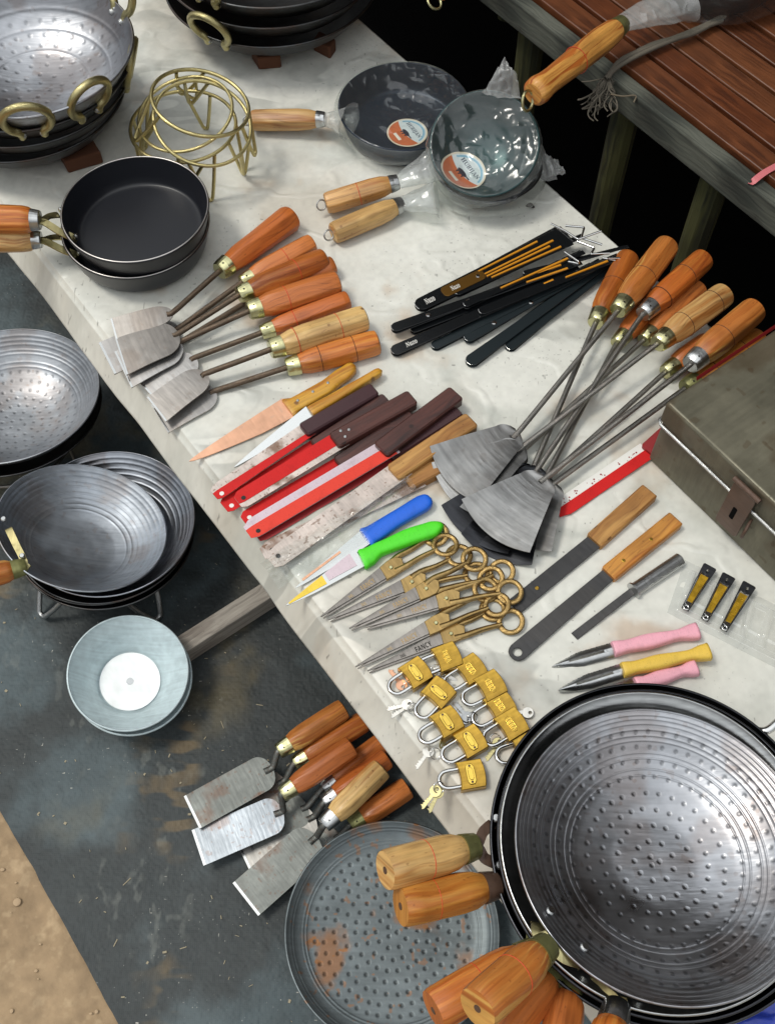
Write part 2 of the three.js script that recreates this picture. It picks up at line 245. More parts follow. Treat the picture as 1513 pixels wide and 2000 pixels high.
// a bowl of sheet metal: prof = [r, y] from the centre out to the rim (y up, base at 0)
function bowl(prof, o = {}) {
  const th = o.th ?? 0.0016, seg = o.seg ?? 128, n = o.n ?? 60, R = prof[prof.length - 1][0];
  const c = new THREE.CatmullRomCurve3(prof.map((p) => V(p[0], p[1], 0)), false, 'catmullrom', o.tens ?? 0.3);
  const pts = c.getSpacedPoints(n); pts[0].x = 0;
  const ring = [];
  const nrm = pts.map((p, i) => { const a = pts[Math.max(0, i - 1)], b = pts[Math.min(n, i + 1)]; return V(-(b.y - a.y), b.x - a.x, 0).normalize(); });
  const groove = (r) => { let d = 0; for (const [r0, dep, w] of o.grooves ?? []) d += dep * Math.exp(-Math.pow((r - r0) / w, 2)); return d; };
  const dim = (r, a) => { let d = 0; for (const [r0, cnt, ph, rad, dep] of o.dimples ?? []) { if (Math.abs(r - r0) > rad) continue; const k = Math.round((a - ph) / (2 * PI / cnt)), da = a - ph - k * 2 * PI / cnt, jit = (hash(k, cnt, 3) - 0.5) * 0.6 * rad, q = (Math.pow(r - r0 - jit * 0.5, 2) + Math.pow(da * r0 + jit, 2)) / (rad * rad); if (q < 1) d += dep * (1 - q) * (1 - q); } return d; };
  let acc = 0;
  pts.forEach((p, i) => { if (i) acc += p.distanceTo(pts[i - 1]); ring.push([p, nrm[i], acc, 1]); });
  const bead = o.bead ?? th * 0.7, e = pts[n], en = nrm[n], et = V(en.y, -en.x, 0);
  for (let k = 1; k < 6; k++) { const a = k / 6 * PI; ring.push([e.clone().addScaledVector(en, -th / 2 + Math.cos(a) * bead).addScaledVector(et, Math.sin(a) * bead), en, acc + k * 0.001, 0]); }
  const acc2 = acc + 0.006;
  for (let i = n; i >= 0; i -= (i > 3 ? 2 : 1)) ring.push([pts[i].clone().addScaledVector(nrm[i], -th), nrm[i], acc2 + acc - ring[i][2], 2]);
  const pos = [], uv = [], idx = [], col = [], mx = Math.max(1e-6, ...(o.dimples ?? []).map((e) => Math.abs(e[4])));
  for (const [p, m, s, k] of ring) for (let j = 0; j < seg; j++) {
    const a = j / seg * 2 * PI, dd = k === 1 ? dim(p.x, a) : 0, d = k ? groove(p.x) + dd : 0, r = Math.max(0, p.x + m.x * d), y = p.y + m.y * d;
    pos.push(r * Math.cos(a), y, r * Math.sin(a)); uv.push(s * Math.cos(a), s * Math.sin(a)); if (o.grime) { const q = 1 - o.grime * sm(0.1, 0.5, Math.abs(dd) / mx); col.push(q, q * 0.97, q * 0.94); }   // old oil left in the dents
  }
  for (let i = 0; i < ring.length - 1; i++) for (let j = 0; j < seg; j++) { const a = i * seg + j, b = i * seg + (j + 1) % seg; idx.push(a, b, a + seg, b, b + seg, a + seg); }
  const g = new THREE.BufferGeometry(); g.setAttribute('position', new THREE.Float32BufferAttribute(pos, 3)); if (o.grime) g.setAttribute('color', new THREE.Float32BufferAttribute(col, 3));
  g.setAttribute('uv', new THREE.Float32BufferAttribute(uv, 2)); g.setIndex(idx); g.computeVertexNormals(); return shift(g);
}
// the pose of a round vessel whose rim centre is at C with its axis along n; its base lies depth below
function pose(C, n, depth) { const q = new THREE.Quaternion().setFromUnitVectors(Y, n.clone().normalize()); return new THREE.Matrix4().compose(C.clone().addScaledVector(n.clone().normalize(), -depth), q, V(1, 1, 1)); }
function handleGeo(A, B, R, shape = 'barrel') {
  const L = A.distanceTo(B), S = {
    straight: [[0, 0], [0, 0.8], [0.03, 0.9], [0.1, 0.98], [0.3, 1], [0.9, 1], [1, 0.9], [1, 0]],
    barrel: [[0, 0], [0, 0.66], [0.03, 0.74], [0.14, 0.92], [0.3, 1], [0.7, 1], [0.93, 0.98], [0.985, 0.92], [1, 0.8], [1, 0]],
    flare: [[0, 0], [0, 0.62], [0.05, 0.7], [0.2, 0.86], [0.5, 0.9], [0.85, 1.0], [0.96, 1.02], [1, 0.92], [1, 0]],
    bulb: [[0, 0], [0, 0.7], [0.06, 0.9], [0.2, 1], [0.55, 0.94], [0.78, 0.86], [0.86, 0.9], [0.93, 1.02], [0.98, 0.95], [1, 0.75], [1, 0]],
    pan: [[0, 0], [0, 0.6], [0.04, 0.72], [0.16, 0.93], [0.3, 1], [0.8, 1.02], [0.97, 1.0], [1, 0.95], [1, 0.16], [0.985, 0.12], [0.985, 0]],
  }[shape];
  return lathe(S.map(([x, r]) => [x * L, r * R]), 28, 0.7).applyMatrix4(frame(A, B, rnd(0, 6)));
}
const ringMark = (A, B, t, r) => torus(A.clone().lerp(B, t), B.clone().sub(A), r, 0.00045, 30, 5);
function ferruleGeo(A, B, r0, r1) { const L = A.distanceTo(B); return lathe([[0, 0], [0, r0 * 0.55], [0, r0 * 0.9], [L * 0.08, r0], [L * 0.55, (r0 + r1) / 2 * 1.02], [L, r1], [L, r1 * 0.9]], 24).applyMatrix4(frame(A, B)); }

// ---------- the setting ----------
{
  const soil = tex(1024, 1024, [0.9, 0.9], (u, v) => {
    const a = fbm(u, v, 4, 4, 501, 6), b = fbm(u, v, 60, 60, 507, 3), p = sm(0.62, 0.8, fbm(u, v, 40, 44, 511, 4)), f = sm(0.66, 0.8, fbm(u, v, 120, 90, 515, 2));
    let c = mix3([0.18, 0.12, 0.066], [0.35, 0.25, 0.15], a * 1.1 - 0.05); c = mix3(c, [0.42, 0.31, 0.19], p * 0.6 + f * 0.25); const k = 0.75 + 0.5 * b; return [c[0] * k, c[1] * k, c[2] * k];
  });
  const sb = tex(512, 512, [0.45, 0.45], (u, v) => fbm(u, v, 12, 12, 521, 6), false);
  const m = std({ map: soil, roughness: 0.95, bumpMap: sb, bumpScale: 0.006 });
  const n = 90, g = sheet(n, n, (u, v) => { const k = (t) => { const q = t * 2 - 1; return Math.sign(q) * (Math.abs(q) * 1.2 + Math.pow(Math.abs(q), 8) * 60); }, x = k(u) - 0.5, z = k(v) - 0.3; return [x, 0.004 * (fbm(u * 6 % 1, v * 6 % 1, 9, 9, 531, 3) - 0.5) - 0.002, z]; }, 0);
  single('ground', '', '', null, g, m, V(0, 0, 0), 'structure');
  const peb = []; for (let i = 0; i < 190; i++) { const q = new THREE.IcosahedronGeometry(rnd(0.0008, i % 14 ? 0.0028 : 0.006), 1); q.scale(1, 0.3, rnd(0.7, 1.3)); const P = sn(rnd(-0.7, 0.25), rnd(-0.5, -0.225), 0); q.translate(P.x, 0.001, P.z); peb.push(q); }
  const pm = std({ c: [0.4, 0.29, 0.18], roughness: 0.95 }); single('gravel', 'pale pebbles and crumbs scattered on the bare brown soil', 'gravel', null, merge(peb), pm, V(0, 0, 0), 'stuff');
}
{ // the dark ground sheet under and in front of the table
  const tarp = tex(1536, 1536, [1, 1], (u, v) => {
    const a = fbm(u, v, 4, 4, 541, 6), st = fbm(u, v, 3, 5, 547, 5), fine = fbm(u, v, 90, 90, 551, 3), sc = fbm(u, v, 9, 60, 553, 3), mud = sm(0.5, 0.7, st) * sm(0.35, 0.7, fbm(u, v, 24, 24, 557, 4));
    let c = mix3([0.024, 0.038, 0.043], [0.098, 0.128, 0.138], a * 1.3 - 0.15);
    c = mix3(c, [0.014, 0.015, 0.014], sm(0.5, 0.66, fbm(u, v, 5, 5, 561, 6)) * 0.75);
    c = mix3(c, [0.17, 0.13, 0.055], mud * 0.5); c = mix3(c, [0.2, 0.21, 0.19], sm(0.62, 0.8, fbm(u, v, 40, 70, 573, 3)) * sm(0.5, 0.7, fbm(u, v, 6, 6, 571, 4)) * 0.3); c = mix3(c, [0.16, 0.11, 0.05], sm(0.6, 0.72, fbm(u, v, 4, 6, 575, 5)) * sm(0.45, 0.6, fbm(u, v, 60, 20, 576, 2)) * 0.6);
    c = mix3(c, [0.5, 0.48, 0.42], sm(0.955, 0.985, fbm(u, v, 330, 330, 577, 1)) * sm(0.5, 0.65, fbm(u, v, 12, 12, 578, 3)));
    const k = 0.8 + 0.4 * fine; return [c[0] * k, c[1] * k, c[2] * k];
  });
  const tb = tex(1024, 1024, [0.5, 0.5], (u, v) => 0.6 * fbm(u, v, 7, 7, 581, 5) + 0.25 * fbm(u, v, 120, 120, 587, 1) + 0.05 * Math.abs(Math.sin(u * 2 * PI * 90) * Math.sin(v * 2 * PI * 90)) + 0.25 * Math.pow(1 - Math.abs(2 * fbm(u, v, 5, 6, 589, 4) - 1), 4), false);
  const m = std({ map: tarp, roughness: 0.66, bumpMap: tb, bumpScale: 0.0022 });
  const A = at(215, 1945, 0.006), B = at(472, 1758, 0.006), fd = B.clone().sub(A).normalize(), hgt = (P) => {
    const d = P.clone().sub(A), along = d.dot(fd), off = Math.abs(d.x * fd.z - d.z * fd.x);
    const fold = along > -0.02 && along < 0.5 ? 0.0045 * Math.exp(-Math.pow(off / 0.0032, 2)) * sm(-0.02, 0.03, along) : 0;
    return 0.006 + 0.016 * Math.max(0, fbm(P.x * 0.5 + 5.3, P.z * 0.5 + 5.1, 8, 8, 591, 4) - 0.42) + 0.004 * Math.pow(1 - Math.abs(2 * fbm(P.x * 0.5 + 5.3, P.z * 0.5 + 5.1, 6, 5, 593, 3) - 1), 6) + fold;
  };
  const g = sheet(380, 300, (u, v) => { const s = -2.3 + u * 3.04, n = lerp(1.0, -0.208 + 0.007 * (fbm(u, 0.3, 40, 1, 601, 4) - 0.5), v); const P = sn(s, n, 0); return [P.x, hgt(P), P.z]; }, 0);
  single('ground_sheet', 'dark blue grey tarpaulin spread on the ground in front of and under the table', 'tarpaulin', null, g, m, sn(0, 0, 0.006));
  const lit = []; for (let i = 0; i < 170; i++) { const P = sn(rnd(-0.95, 0.25), rnd(-0.2, 0.26), 0), L = rnd(0.002, i % 6 ? 0.006 : 0.016), q = new THREE.BoxGeometry(L, 0.0006, rnd(0.0006, i % 5 ? 0.0014 : 0.004)); q.rotateY(rnd(0, 6)); q.translate(P.x, hgt(P) + 0.001, P.z); lit.push(q); }
  single('litter', 'tiny straw bits and paper scraps scattered over the dark tarpaulin', 'litter', null, merge(lit), std({ c: [0.3, 0.26, 0.18], roughness: 0.9 }), sn(-0.3, 0, 0.006), 'stuff');
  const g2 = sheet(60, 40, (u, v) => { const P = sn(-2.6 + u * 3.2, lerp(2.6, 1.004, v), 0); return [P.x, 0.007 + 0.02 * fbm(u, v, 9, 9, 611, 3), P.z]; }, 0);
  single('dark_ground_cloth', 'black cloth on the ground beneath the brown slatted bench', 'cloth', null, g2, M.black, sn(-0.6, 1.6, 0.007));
}
{ // table and its white cloth
  const t = thing('market_table', 'low wooden market table hidden under the marbled white cloth', 'table', null, sn(-0.8, 0.55, 0));
  const bx = (a, b, c, d, e, f) => { const g = new THREE.BoxGeometry(b - a, f - e, d - c); g.applyMatrix4(new THREE.Matrix4().makeBasis(D, Y, N.clone().negate())); const P = sn((a + b) / 2, (c + d) / 2, (e + f) / 2); return uvX(g).translate(P.x, P.y, P.z); };
  part(t, 'tabletop', bx(-1.95, 0.44, 0.245, 0.882, 0.43, 0.4545), M.greywood);
  for (const s of [-1.88, 0.38]) for (const n of [0.31, 0.83]) part(t, 'leg', bx(s - 0.025, s + 0.025, n - 0.025, n + 0.025, 0, 0.429), M.greywood);
  const cloth = tex(2048, 2048, [1.3, 1.3], (u, v) => {
    const w = fbm(u, v, 4, 4, 621, 5) - 0.5, w2 = fbm(u, v, 5, 5, 623, 4) - 0.5, vein = 1 - Math.abs(fbm(u + w * 0.22, v + w2 * 0.22, 4, 5, 627, 5) - 0.5) * 2;
    let c = mix3([0.585, 0.588, 0.535], [0.74, 0.738, 0.685], fbm(u, v, 5, 5, 631, 5) * 1.4 - 0.2);
    c = mix3(c, [0.3, 0.33, 0.3], sm(0.9, 0.985, vein) * 0.32 * sm(0.4, 0.6, fbm(u, v, 5, 5, 633, 3)));
    c = mix3(c, [0.45, 0.38, 0.29], sm(0.5, 0.74, fbm(u, v, 6, 6, 637, 5)) * 0.42);                        // old stains
    c = mix3(c, [0.42, 0.27, 0.15], sm(0.62, 0.8, fbm(u, v, 13, 13, 641, 5)) * 0.5); c = mix3(c, [0.36, 0.38, 0.34], sm(0.55, 0.72, fbm(u, v, 11, 8, 642, 5)) * 0.3);
    c = mix3(c, [0.24, 0.25, 0.23], sm(0.79, 0.87, 1 - Math.abs(fbm(u + w2 * 0.1, v, 26, 9, 643, 3) - 0.5) * 2.0) * sm(0.6, 0.72, fbm(u, v, 9, 9, 647, 3)) * 0.4);   // scuffs
    c = mix3(c, [0.07, 0.065, 0.06], sm(0.92, 0.98, fbm(u, v, 620, 620, 653, 1)) * sm(0.52, 0.72, fbm(u, v, 8, 8, 659, 3)) * 0.65);   // specks
    c = mix3(c, [0.1, 0.095, 0.085], sm(0.92, 0.98, fbm(u, v, 240, 420, 673, 1)) * sm(0.5, 0.65, fbm(u, v, 7, 7, 675, 3)) * 0.6);
    const k = 0.93 + 0.14 * fbm(u, v, 200, 200, 661, 2); return [c[0] * k, c[1] * k, c[2] * k];
  });
  const cb = tex(1024, 1024, [0.65, 0.65], (u, v) => 0.7 * fbm(u, v, 5, 5, 663, 5) + 0.3 * sm(0.86, 0.99, 1 - Math.abs(fbm(u, v, 9, 7, 667, 3) - 0.5) * 2), false);
  const m = std({ map: cloth, roughness: 0.42, bumpMap: cb, bumpScale: 0.0032 });
  const W = 0.885, fr = 0.232, top = W - fr, Ltot = 0.05 + top + 0.125;
  const g = sheet(420, 130, (u, v) => {
    const s = -1.96 + 2.42 * u, wob = fbm(u, 0.37, 30, 1, 671, 3) - 0.5, wob2 = fbm(u, 0.8, 14, 1, 677, 3) - 0.5, l = v < 0.25 ? v * 4 * 0.05 : v < 0.55 ? 0.05 + (v - 0.25) / 0.3 * (top - 0.05) : top + (v - 0.55) / 0.45 * 0.175;
    let n, y;
    if (l < 0.05) { n = W - Math.max(0, l - 0.012); y = l < 0.012 ? TABLE - 0.004 - (0.012 - l) * 3 : TABLE; if (l >= 0.012) n = W - (l - 0.012); }
    else if (l <= top) { n = W + 0.012 - l; y = TABLE; }
    else { const tt = (l - top) / 0.175, crease = sm(0, 0.07, tt); n = fr + 0.012 - 0.006 * sm(0, 0.1, tt) - (0.024 + 0.006 * wob2) * tt - 0.004 * wob * Math.sin(tt * PI); y = TABLE - 0.004 * crease - 0.064 * tt * (0.9 + 0.25 * wob); if (tt > 0.93) { n += 0.006 * (tt - 0.93) / 0.07; y -= 0.002; } }
    y += l < top ? 0.0034 * (Math.pow(1 - Math.abs(2 * fbm(u * 0.999, l * 0.9, 16, 6, 683, 3) - 1), 3) - 0.3) * sm(0.03, 0.1, l) * sm(0, 0.05, top - l) : 0.004 * wob * sm(0, 0.05, l - top);
    const P = sn(s, n, y); return [P.x, P.y, P.z];
  }, 0.0012);
  single('tablecloth', 'stained white marbled oilcloth draped over the table under the wares', 'tablecloth', null, g, m, sn(-0.8, 0.55, TABLE));
}
{ // the stall's dark back wall and its awning, behind the bench and above the frame
  const bx = (a, b, c, d, e, f) => { const g = new THREE.BoxGeometry(b - a, f - e, d - c); g.applyMatrix4(new THREE.Matrix4().makeBasis(D, Y, N.clone().negate())); const P = sn((a + b) / 2, (c + d) / 2, (e + f) / 2); return uvX(g).translate(P.x, P.y, P.z); };
  const m = std({ c: [0.07, 0.055, 0.045], roughness: 0.9 }), m2 = std({ c: [0.12, 0.1, 0.09], roughness: 0.85 });
  single('wall', '', '', null, bx(-6, 3, 2.3, 2.4, 0, 3.1), m, sn(-1.5, 2.3, 0), 'structure');
  single('awning', '', '', null, bx(-6, 3, 1.25, 2.45, 2.5, 2.53), m2, sn(-1.5, 1.8, 2.5), 'structure');
}
{ // slatted bench behind the table
  const t = thing('slatted_bench', 'red brown slatted wooden bench with a grey edge rail behind the table', 'bench', null, sn(-0.8, 1.2, 0));
  const bar = (s0, s1, n, w, y0, y1, r = 0.002) => { const g = new RoundedBoxGeometry(s1 - s0, y1 - y0, w, 1, r); const q = uvX(g); q.applyMatrix4(new THREE.Matrix4().makeBasis(D, Y, N.clone().negate())); const P = sn((s0 + s1) / 2, n, (y0 + y1) / 2); return q.translate(P.x, P.y, P.z); };
  for (let i = 0; i < 12; i++) part(t, 'slat', bar(-2.3, -0.1, 1.0555 + i * 0.0425, 0.0368, 0.55, 0.57 + rnd(-0.0015, 0.0015)), toned(M.slat));
  part(t, 'edge_rail', bar(-2.3, -0.1, 1.0215, 0.023, 0.52, 0.565, 0.004), M.rail);
  part(t, 'cross_rail', (() => { const a = sn(-1.15, 1.04, 0.535), b = sn(-1.15, 1.55, 0.535); const g = new THREE.BoxGeometry(0.5, 0.028, 0.03); return uvX(g).applyMatrix4(frame(a, b).setPosition(a.clone().lerp(b, 0.5))); })(), M.rail);
  for (const [s, n] of [[-1.045, 1.05], [-0.84, 1.06], [-0.655, 1.055], [-1.6, 1.05], [-0.25, 1.05], [-1.6, 1.52], [-0.3, 1.52]]) { const a = sn(s, n, 0), b = sn(s, n, 0.549); part(t, 'leg', lathe([[0, 0], [0, 0.021], [0.27, 0.02], [0.549, 0.022], [0.549, 0]], 10).applyMatrix4(frame(a, b, 0, D)), M.pole); }
}
// ---------- turned wooden handles with a ferrule, shared by many tools ----------
function grip(t, Fp, E, o) {
  const fl = o.fl ?? 0.02, L = Fp.distanceTo(E), A = Fp.clone().lerp(E, fl * 0.8 / L), R = o.R ?? 0.0155, h = part(t, 'handle', handleGeo(A, E, R, o.shape), o.tone === false ? o.wood : toned(o.wood));
  const f = part(t, 'ferrule', ferruleGeo(Fp, Fp.clone().lerp(E, fl / L), R * 0.68, R * 0.8), o.fm ?? M.ferrule);
  if (o.pin !== false) { const d = V(0.1, 1, 0.25).normalize(), c = Fp.clone().lerp(E, fl * 0.5 / L).addScaledVector(d, R * 0.7); part(f, 'pin', disc(0.0014, 0.001, 8).translate(c.x, c.y, c.z), M.dark); }
  for (const k of o.marks ?? []) part(h, 'painted_ring', ringMark(A, E, k, R * (o.shape === 'flare' ? 0.93 : 1.0)), o.mark ?? M.ringRed);
  return h;
}
const hw = { // half widths of blades along their length, 0 = cutting end, 1 = neck
  turner: (u) => u < 0.68 ? 1 - 0.12 * u : (1 - 0.12 * u) * lerp(0.12, 1, Math.pow(Math.max(0, 1 - Math.pow((u - 0.68) / 0.32, 2.3)), 0.6)),
  cleaver: (u) => u < 0.84 ? 1 : lerp(0.2, 1, Math.pow(Math.max(0, 1 - Math.pow((u - 0.84) / 0.16, 2.2)), 0.6)),
  palta: (u) => u < 0.84 ? 1 - 0.66 * u : lerp(0.1, 0.45, Math.pow(Math.max(0, 1 - Math.pow((u - 0.84) / 0.16, 2)), 0.7)),
};
function tool(o) {
  const T = at(...o.tip), J = at(...o.junc), Fp = at(...o.fer), E = at(...o.end), t = thing(o.name, o.label, o.cat, o.group, T);
  const L = T.distanceTo(J), w = o.w / perM(T), b = o.bulge ?? 0, h = hw[o.kind], th = o.th ?? 0.0014, dish = o.dish ?? 0;
  const g = sheet(40, 18, (u, v) => { const s = v * 2 - 1, uu = u, z = s * w / 2 * h(uu) + (o.skew ?? 0) * w * 0.5 * (1 - uu) * 0, x = L * uu + (o.slant ?? 0) * w / 2 * s * (1 - uu) - b * (1 - s * s) * (1 - uu) * w; return [x, dish * s * s * (1 - 0.5 * uu) + (o.kind === 'cleaver' ? 0 : 0.002 * Math.sin(uu * 3)), z]; }, th);
  part(t, 'blade', g.applyMatrix4(frame(T, J, o.roll ?? 0)), o.blade ?? M.blade, o.bladeLabel);
  if (o.kind === 'cleaver' || o.kind === 'turner') part(t, 'ground_edge', sheet(3, 12, (u, v) => { const s = v * 2 - 1; return [L * 0.028 * u + (o.slant ?? 0) * w / 2 * s * (1 - u * 0.03) + 0.0004, 0.0004, s * w / 2 * 0.99 * h(u * 0.028)]; }, 0.0006).applyMatrix4(frame(T, J, o.roll ?? 0)), M.mirror);
  const bend = o.neck ? [J.clone().lerp(T, 0.06), J.clone().add(V(0, o.neck, 0)), J.clone().lerp(Fp, 0.5).add(V(0, o.neck, 0)), Fp.clone(), Fp.clone().lerp(E, 0.15)] : [J.clone().lerp(T, 0.1), J.clone(), J.clone().lerp(Fp, 0.5).add(V(0, o.sag ?? 0, 0)), Fp.clone(), Fp.clone().lerp(E, 0.1)];
  part(t, 'shaft', wire(bend, o.r ?? 0.0046, 40, o.sides ?? 4), o.rod ?? M.ironBrown);
  grip(t, Fp, E, o); return t;
}
const hT = (x, y, dh) => [x, y, TABLE + dh], hG = (x, y, dh) => [x, y, GROUND + dh];
// short turners on the table
{
  const G = 'short wooden-handled turners fanned out on the cloth', base = { name: 'turner', cat: 'turner', group: G, kind: 'turner', R: 0.0162, fl: 0.017 };
  const add = (o) => tool({ ...base, ...o });
  add({ label: 'turner with a plain flared red-brown handle, uppermost of the fan, nearest the black frying pan', tip: hT(221, 643, 0.022), junc: hT(338, 610, 0.026), fer: hT(428, 530, 0.024), end: hT(568, 425, 0.017), w: 50, roll: 0.12, shape: 'flare', R: 0.0185, wood: M.redwood, blade: M.steel });
  add({ label: 'turner half under its neighbours, handle just below the plain flared one', tip: hT(208, 700, 0.002), junc: hT(350, 640, 0.006), fer: hT(472, 552, 0.012), end: hT(610, 475, 0.016), w: 88, wood: M.redwood, marks: [0.55], R: 0.0145 });
  add({ label: 'turner with a red ring on its orange handle and the topmost broad grey blade', tip: hT(236, 697, 0.02), junc: hT(349, 651, 0.024), fer: hT(466, 577, 0.03), end: hT(634, 506, 0.024), w: 94, wood: M.orange, marks: [0.62], slant: -0.1, blade: M.steel });
  add({ label: 'turner almost buried in the fan, only the tip of its brown handle showing', tip: hT(240, 722, 0.001), junc: hT(353, 668, 0.003), fer: hT(482, 590, 0.008), end: hT(652, 517, 0.0165), w: 84, wood: M.redwood, R: 0.0135 });
  add({ label: 'turner with a dark-streaked red-brown handle in the middle of the fan', tip: hT(240, 722, 0.012), junc: hT(353, 667, 0.016), fer: hT(485, 608, 0.03), end: hT(660, 551, 0.026), w: 98, wood: M.redwood, marks: [0.35], slant: -0.08, R: 0.0172 });
  add({ label: 'turner with a dull brown handle squeezed between the streaked one and the pale one', tip: hT(286, 762, 0.006), junc: hT(382, 698, 0.01), fer: hT(510, 650, 0.012), end: hT(680, 586, 0.0155), w: 76, wood: M.redwood, marks: [0.3], R: 0.014 });
  add({ label: 'turner with the only pale yellow wooden handle of the fan, two red rings on it', tip: hT(305, 800, 0.016), junc: hT(404, 729, 0.02), fer: hT(527, 683, 0.03), end: hT(713, 621, 0.026), w: 72, wood: M.pale, marks: [0.18, 0.68], slant: -0.1, R: 0.0178, blade: M.steel });
  add({ label: 'lowest turner of the fan, smooth orange handle beside the mustard-handled knives', tip: hT(312, 818, 0.002), junc: hT(421, 763, 0.006), fer: hT(559, 718, 0.014), end: hT(738, 668, 0.0168), w: 78, wood: M.orange, marks: [0.28, 0.7], mark: M.ringDark, R: 0.0168 });
}
// long-handled paltas
{
  const base = { name: 'long_turner', cat: 'turner', group: 'long-handled turners piled at the right', kind: 'palta', R: 0.0163, fl: 0.02, r: 0.0035, sides: 8, rod: M.rod, blade: M.palta, bulge: 0.1, mark: M.ringDark, w: 172, dish: 0.009, th: 0.0013 };
  const add = (o) => tool({ ...base, ...o });
  add({ label: 'long turner whose orange handle stands nearest the black tongs, far left of the pile', tip: hT(925, 1040, 0.003), junc: hT(1040, 915, 0.008), fer: hT(1162, 632, 0.028), end: hT(1226, 503, 0.02), wood: M.orange, marks: [0.5], blade: M.ironBlack, R: 0.0165, w: 165 });
  add({ label: 'long turner with a brass ferrule and a cracked orange handle reaching highest of all', tip: hT(884, 932, 0.014), junc: hT(1010, 846, 0.02), fer: hT(1205, 608, 0.045), end: hT(1303, 478, 0.042), wood: M.mixed, marks: [0.45], w: 150, R: 0.0172, roll: 0.1 });
  add({ label: 'long turner with a grey steel ferrule and an orange handle, second highest of the pile', tip: hT(968, 1078, 0.001), junc: hT(1050, 915, 0.012), fer: hT(1254, 614, 0.04), end: hT(1374, 505, 0.042), wood: M.orange, marks: [0.2, 0.65], fm: M.greySteel, blade: M.ironBlack, w: 150 });
  add({ label: 'long turner mostly buried, the end of its brown handle low between the brass ferrules', tip: hT(980, 1030, 0.006), junc: hT(1066, 930, 0.01), fer: hT(1203, 672, 0.014), end: hT(1290, 574, 0.015), wood: M.redwood, w: 150, R: 0.0145 });
  add({ label: 'long turner lying under the knotty pale one, reddish handle half hidden', tip: hT(900, 960, 0.004), junc: hT(1020, 880, 0.006), fer: hT(1255, 665, 0.016), end: hT(1364, 562, 0.017), wood: M.redwood, w: 150, R: 0.0145 });
  add({ label: 'long turner with a knotty pale yellow handle and brass ferrule in mid pile', tip: hT(888, 962, 0.008), junc: hT(1020, 872, 0.016), fer: hT(1282, 672, 0.045), end: hT(1414, 574, 0.044), wood: M.pale, marks: [0.3, 0.8], w: 150, R: 0.0172 });
  add({ label: 'long turner with the reddish handle tucked beneath the orange one beside the metal box', tip: hT(1000, 1035, 0.005), junc: hT(1068, 935, 0.01), fer: hT(1297, 728, 0.016), end: hT(1380, 668, 0.018), wood: M.redwood, w: 150, R: 0.0145 });
  add({ label: 'long turner with the broad scratched grey blade lying uppermost and a steel ferrule', tip: hT(966, 1033, 0.022), junc: hT(1064, 934, 0.028), fer: hT(1346, 713, 0.05), end: hT(1474, 603, 0.055), wood: M.mixed, marks: [0.42], fm: M.greySteel, w: 174, R: 0.0178, roll: -0.02 });
  add({ label: 'long turner with an olive ferrule, lowest right handle resting against the metal box', tip: hT(1010, 1045, 0.008), junc: hT(1080, 945, 0.014), fer: hT(1336, 759, 0.022), end: hT(1482, 661, 0.02), wood: M.amber, marks: [0.25, 0.7], fm: M.olive, w: 150, R: 0.0165 });
}
// cleavers on the ground sheet
{
  const base = { name: 'cleaver', cat: 'cleaver', group: 'wood-handled cleavers on the ground sheet', kind: 'cleaver', blade: M.cleaver, R: 0.0165, fl: 0.02, th: 0.003, sides: 6, r: 0.005, rod: M.cleaver };
  const add = (o) => tool({ ...base, ...o });
  add({ label: 'cleaver with the two-toned handle, furthest up, dull grey blade pointing left', tip: hG(374, 1587, 0.034), junc: hG(532, 1499, 0.036), fer: hG(543, 1468, 0.05), end: hG(672, 1384, 0.05), w: 73, wood: M.mixed });
  add({ label: 'cleaver with a smooth orange handle second from the top of the heap, blade hidden below', tip: hG(430, 1610, 0.012), junc: hG(556, 1524, 0.016), fer: hG(574, 1492, 0.03), end: hG(712, 1408, 0.034), w: 70, wood: M.orange });
  add({ label: 'cleaver with a bright bluish blade and plain red-orange handle lying on top', tip: hG(386, 1656, 0.026), junc: hG(552, 1584, 0.03), fer: hG(550, 1552, 0.055), end: hG(688, 1457, 0.06), w: 74, wood: M.redwood, blade: M.cleaverBlue });
  add({ label: 'cleaver mostly hidden, dark red handle under the plain red-orange one', tip: hG(480, 1630, 0.008), junc: hG(600, 1575, 0.01), fer: hG(630, 1540, 0.02), end: hG(748, 1450, 0.022), w: 66, wood: M.redwood, fm: M.greySteel });
  add({ label: 'cleaver with a rusty brown blade beneath the pale-handled one', tip: hG(474, 1672, 0.006), junc: hG(614, 1594, 0.01), fer: hG(632, 1568, 0.026), end: hG(756, 1480, 0.028), w: 74, wood: M.redwood, blade: M.rustSteel, fm: M.greySteel });
  add({ label: 'cleaver with the pale unvarnished handle, nearest the dimpled griddle', tip: hG(479, 1757, 0.024), junc: hG(618, 1634, 0.028), fer: hG(632, 1612, 0.05), end: hG(746, 1500, 0.058), w: 82, wood: M.pale, fm: M.greySteel, R: 0.0172 });
  add({ label: 'cleaver with a dark glossy red handle in the shadow of the table edge', tip: hG(560, 1700, 0.004), junc: hG(664, 1632, 0.008), fer: hG(684, 1612, 0.018), end: hG(796, 1538, 0.022), w: 62, wood: M.redwood, fm: M.olive, R: 0.017 });
}
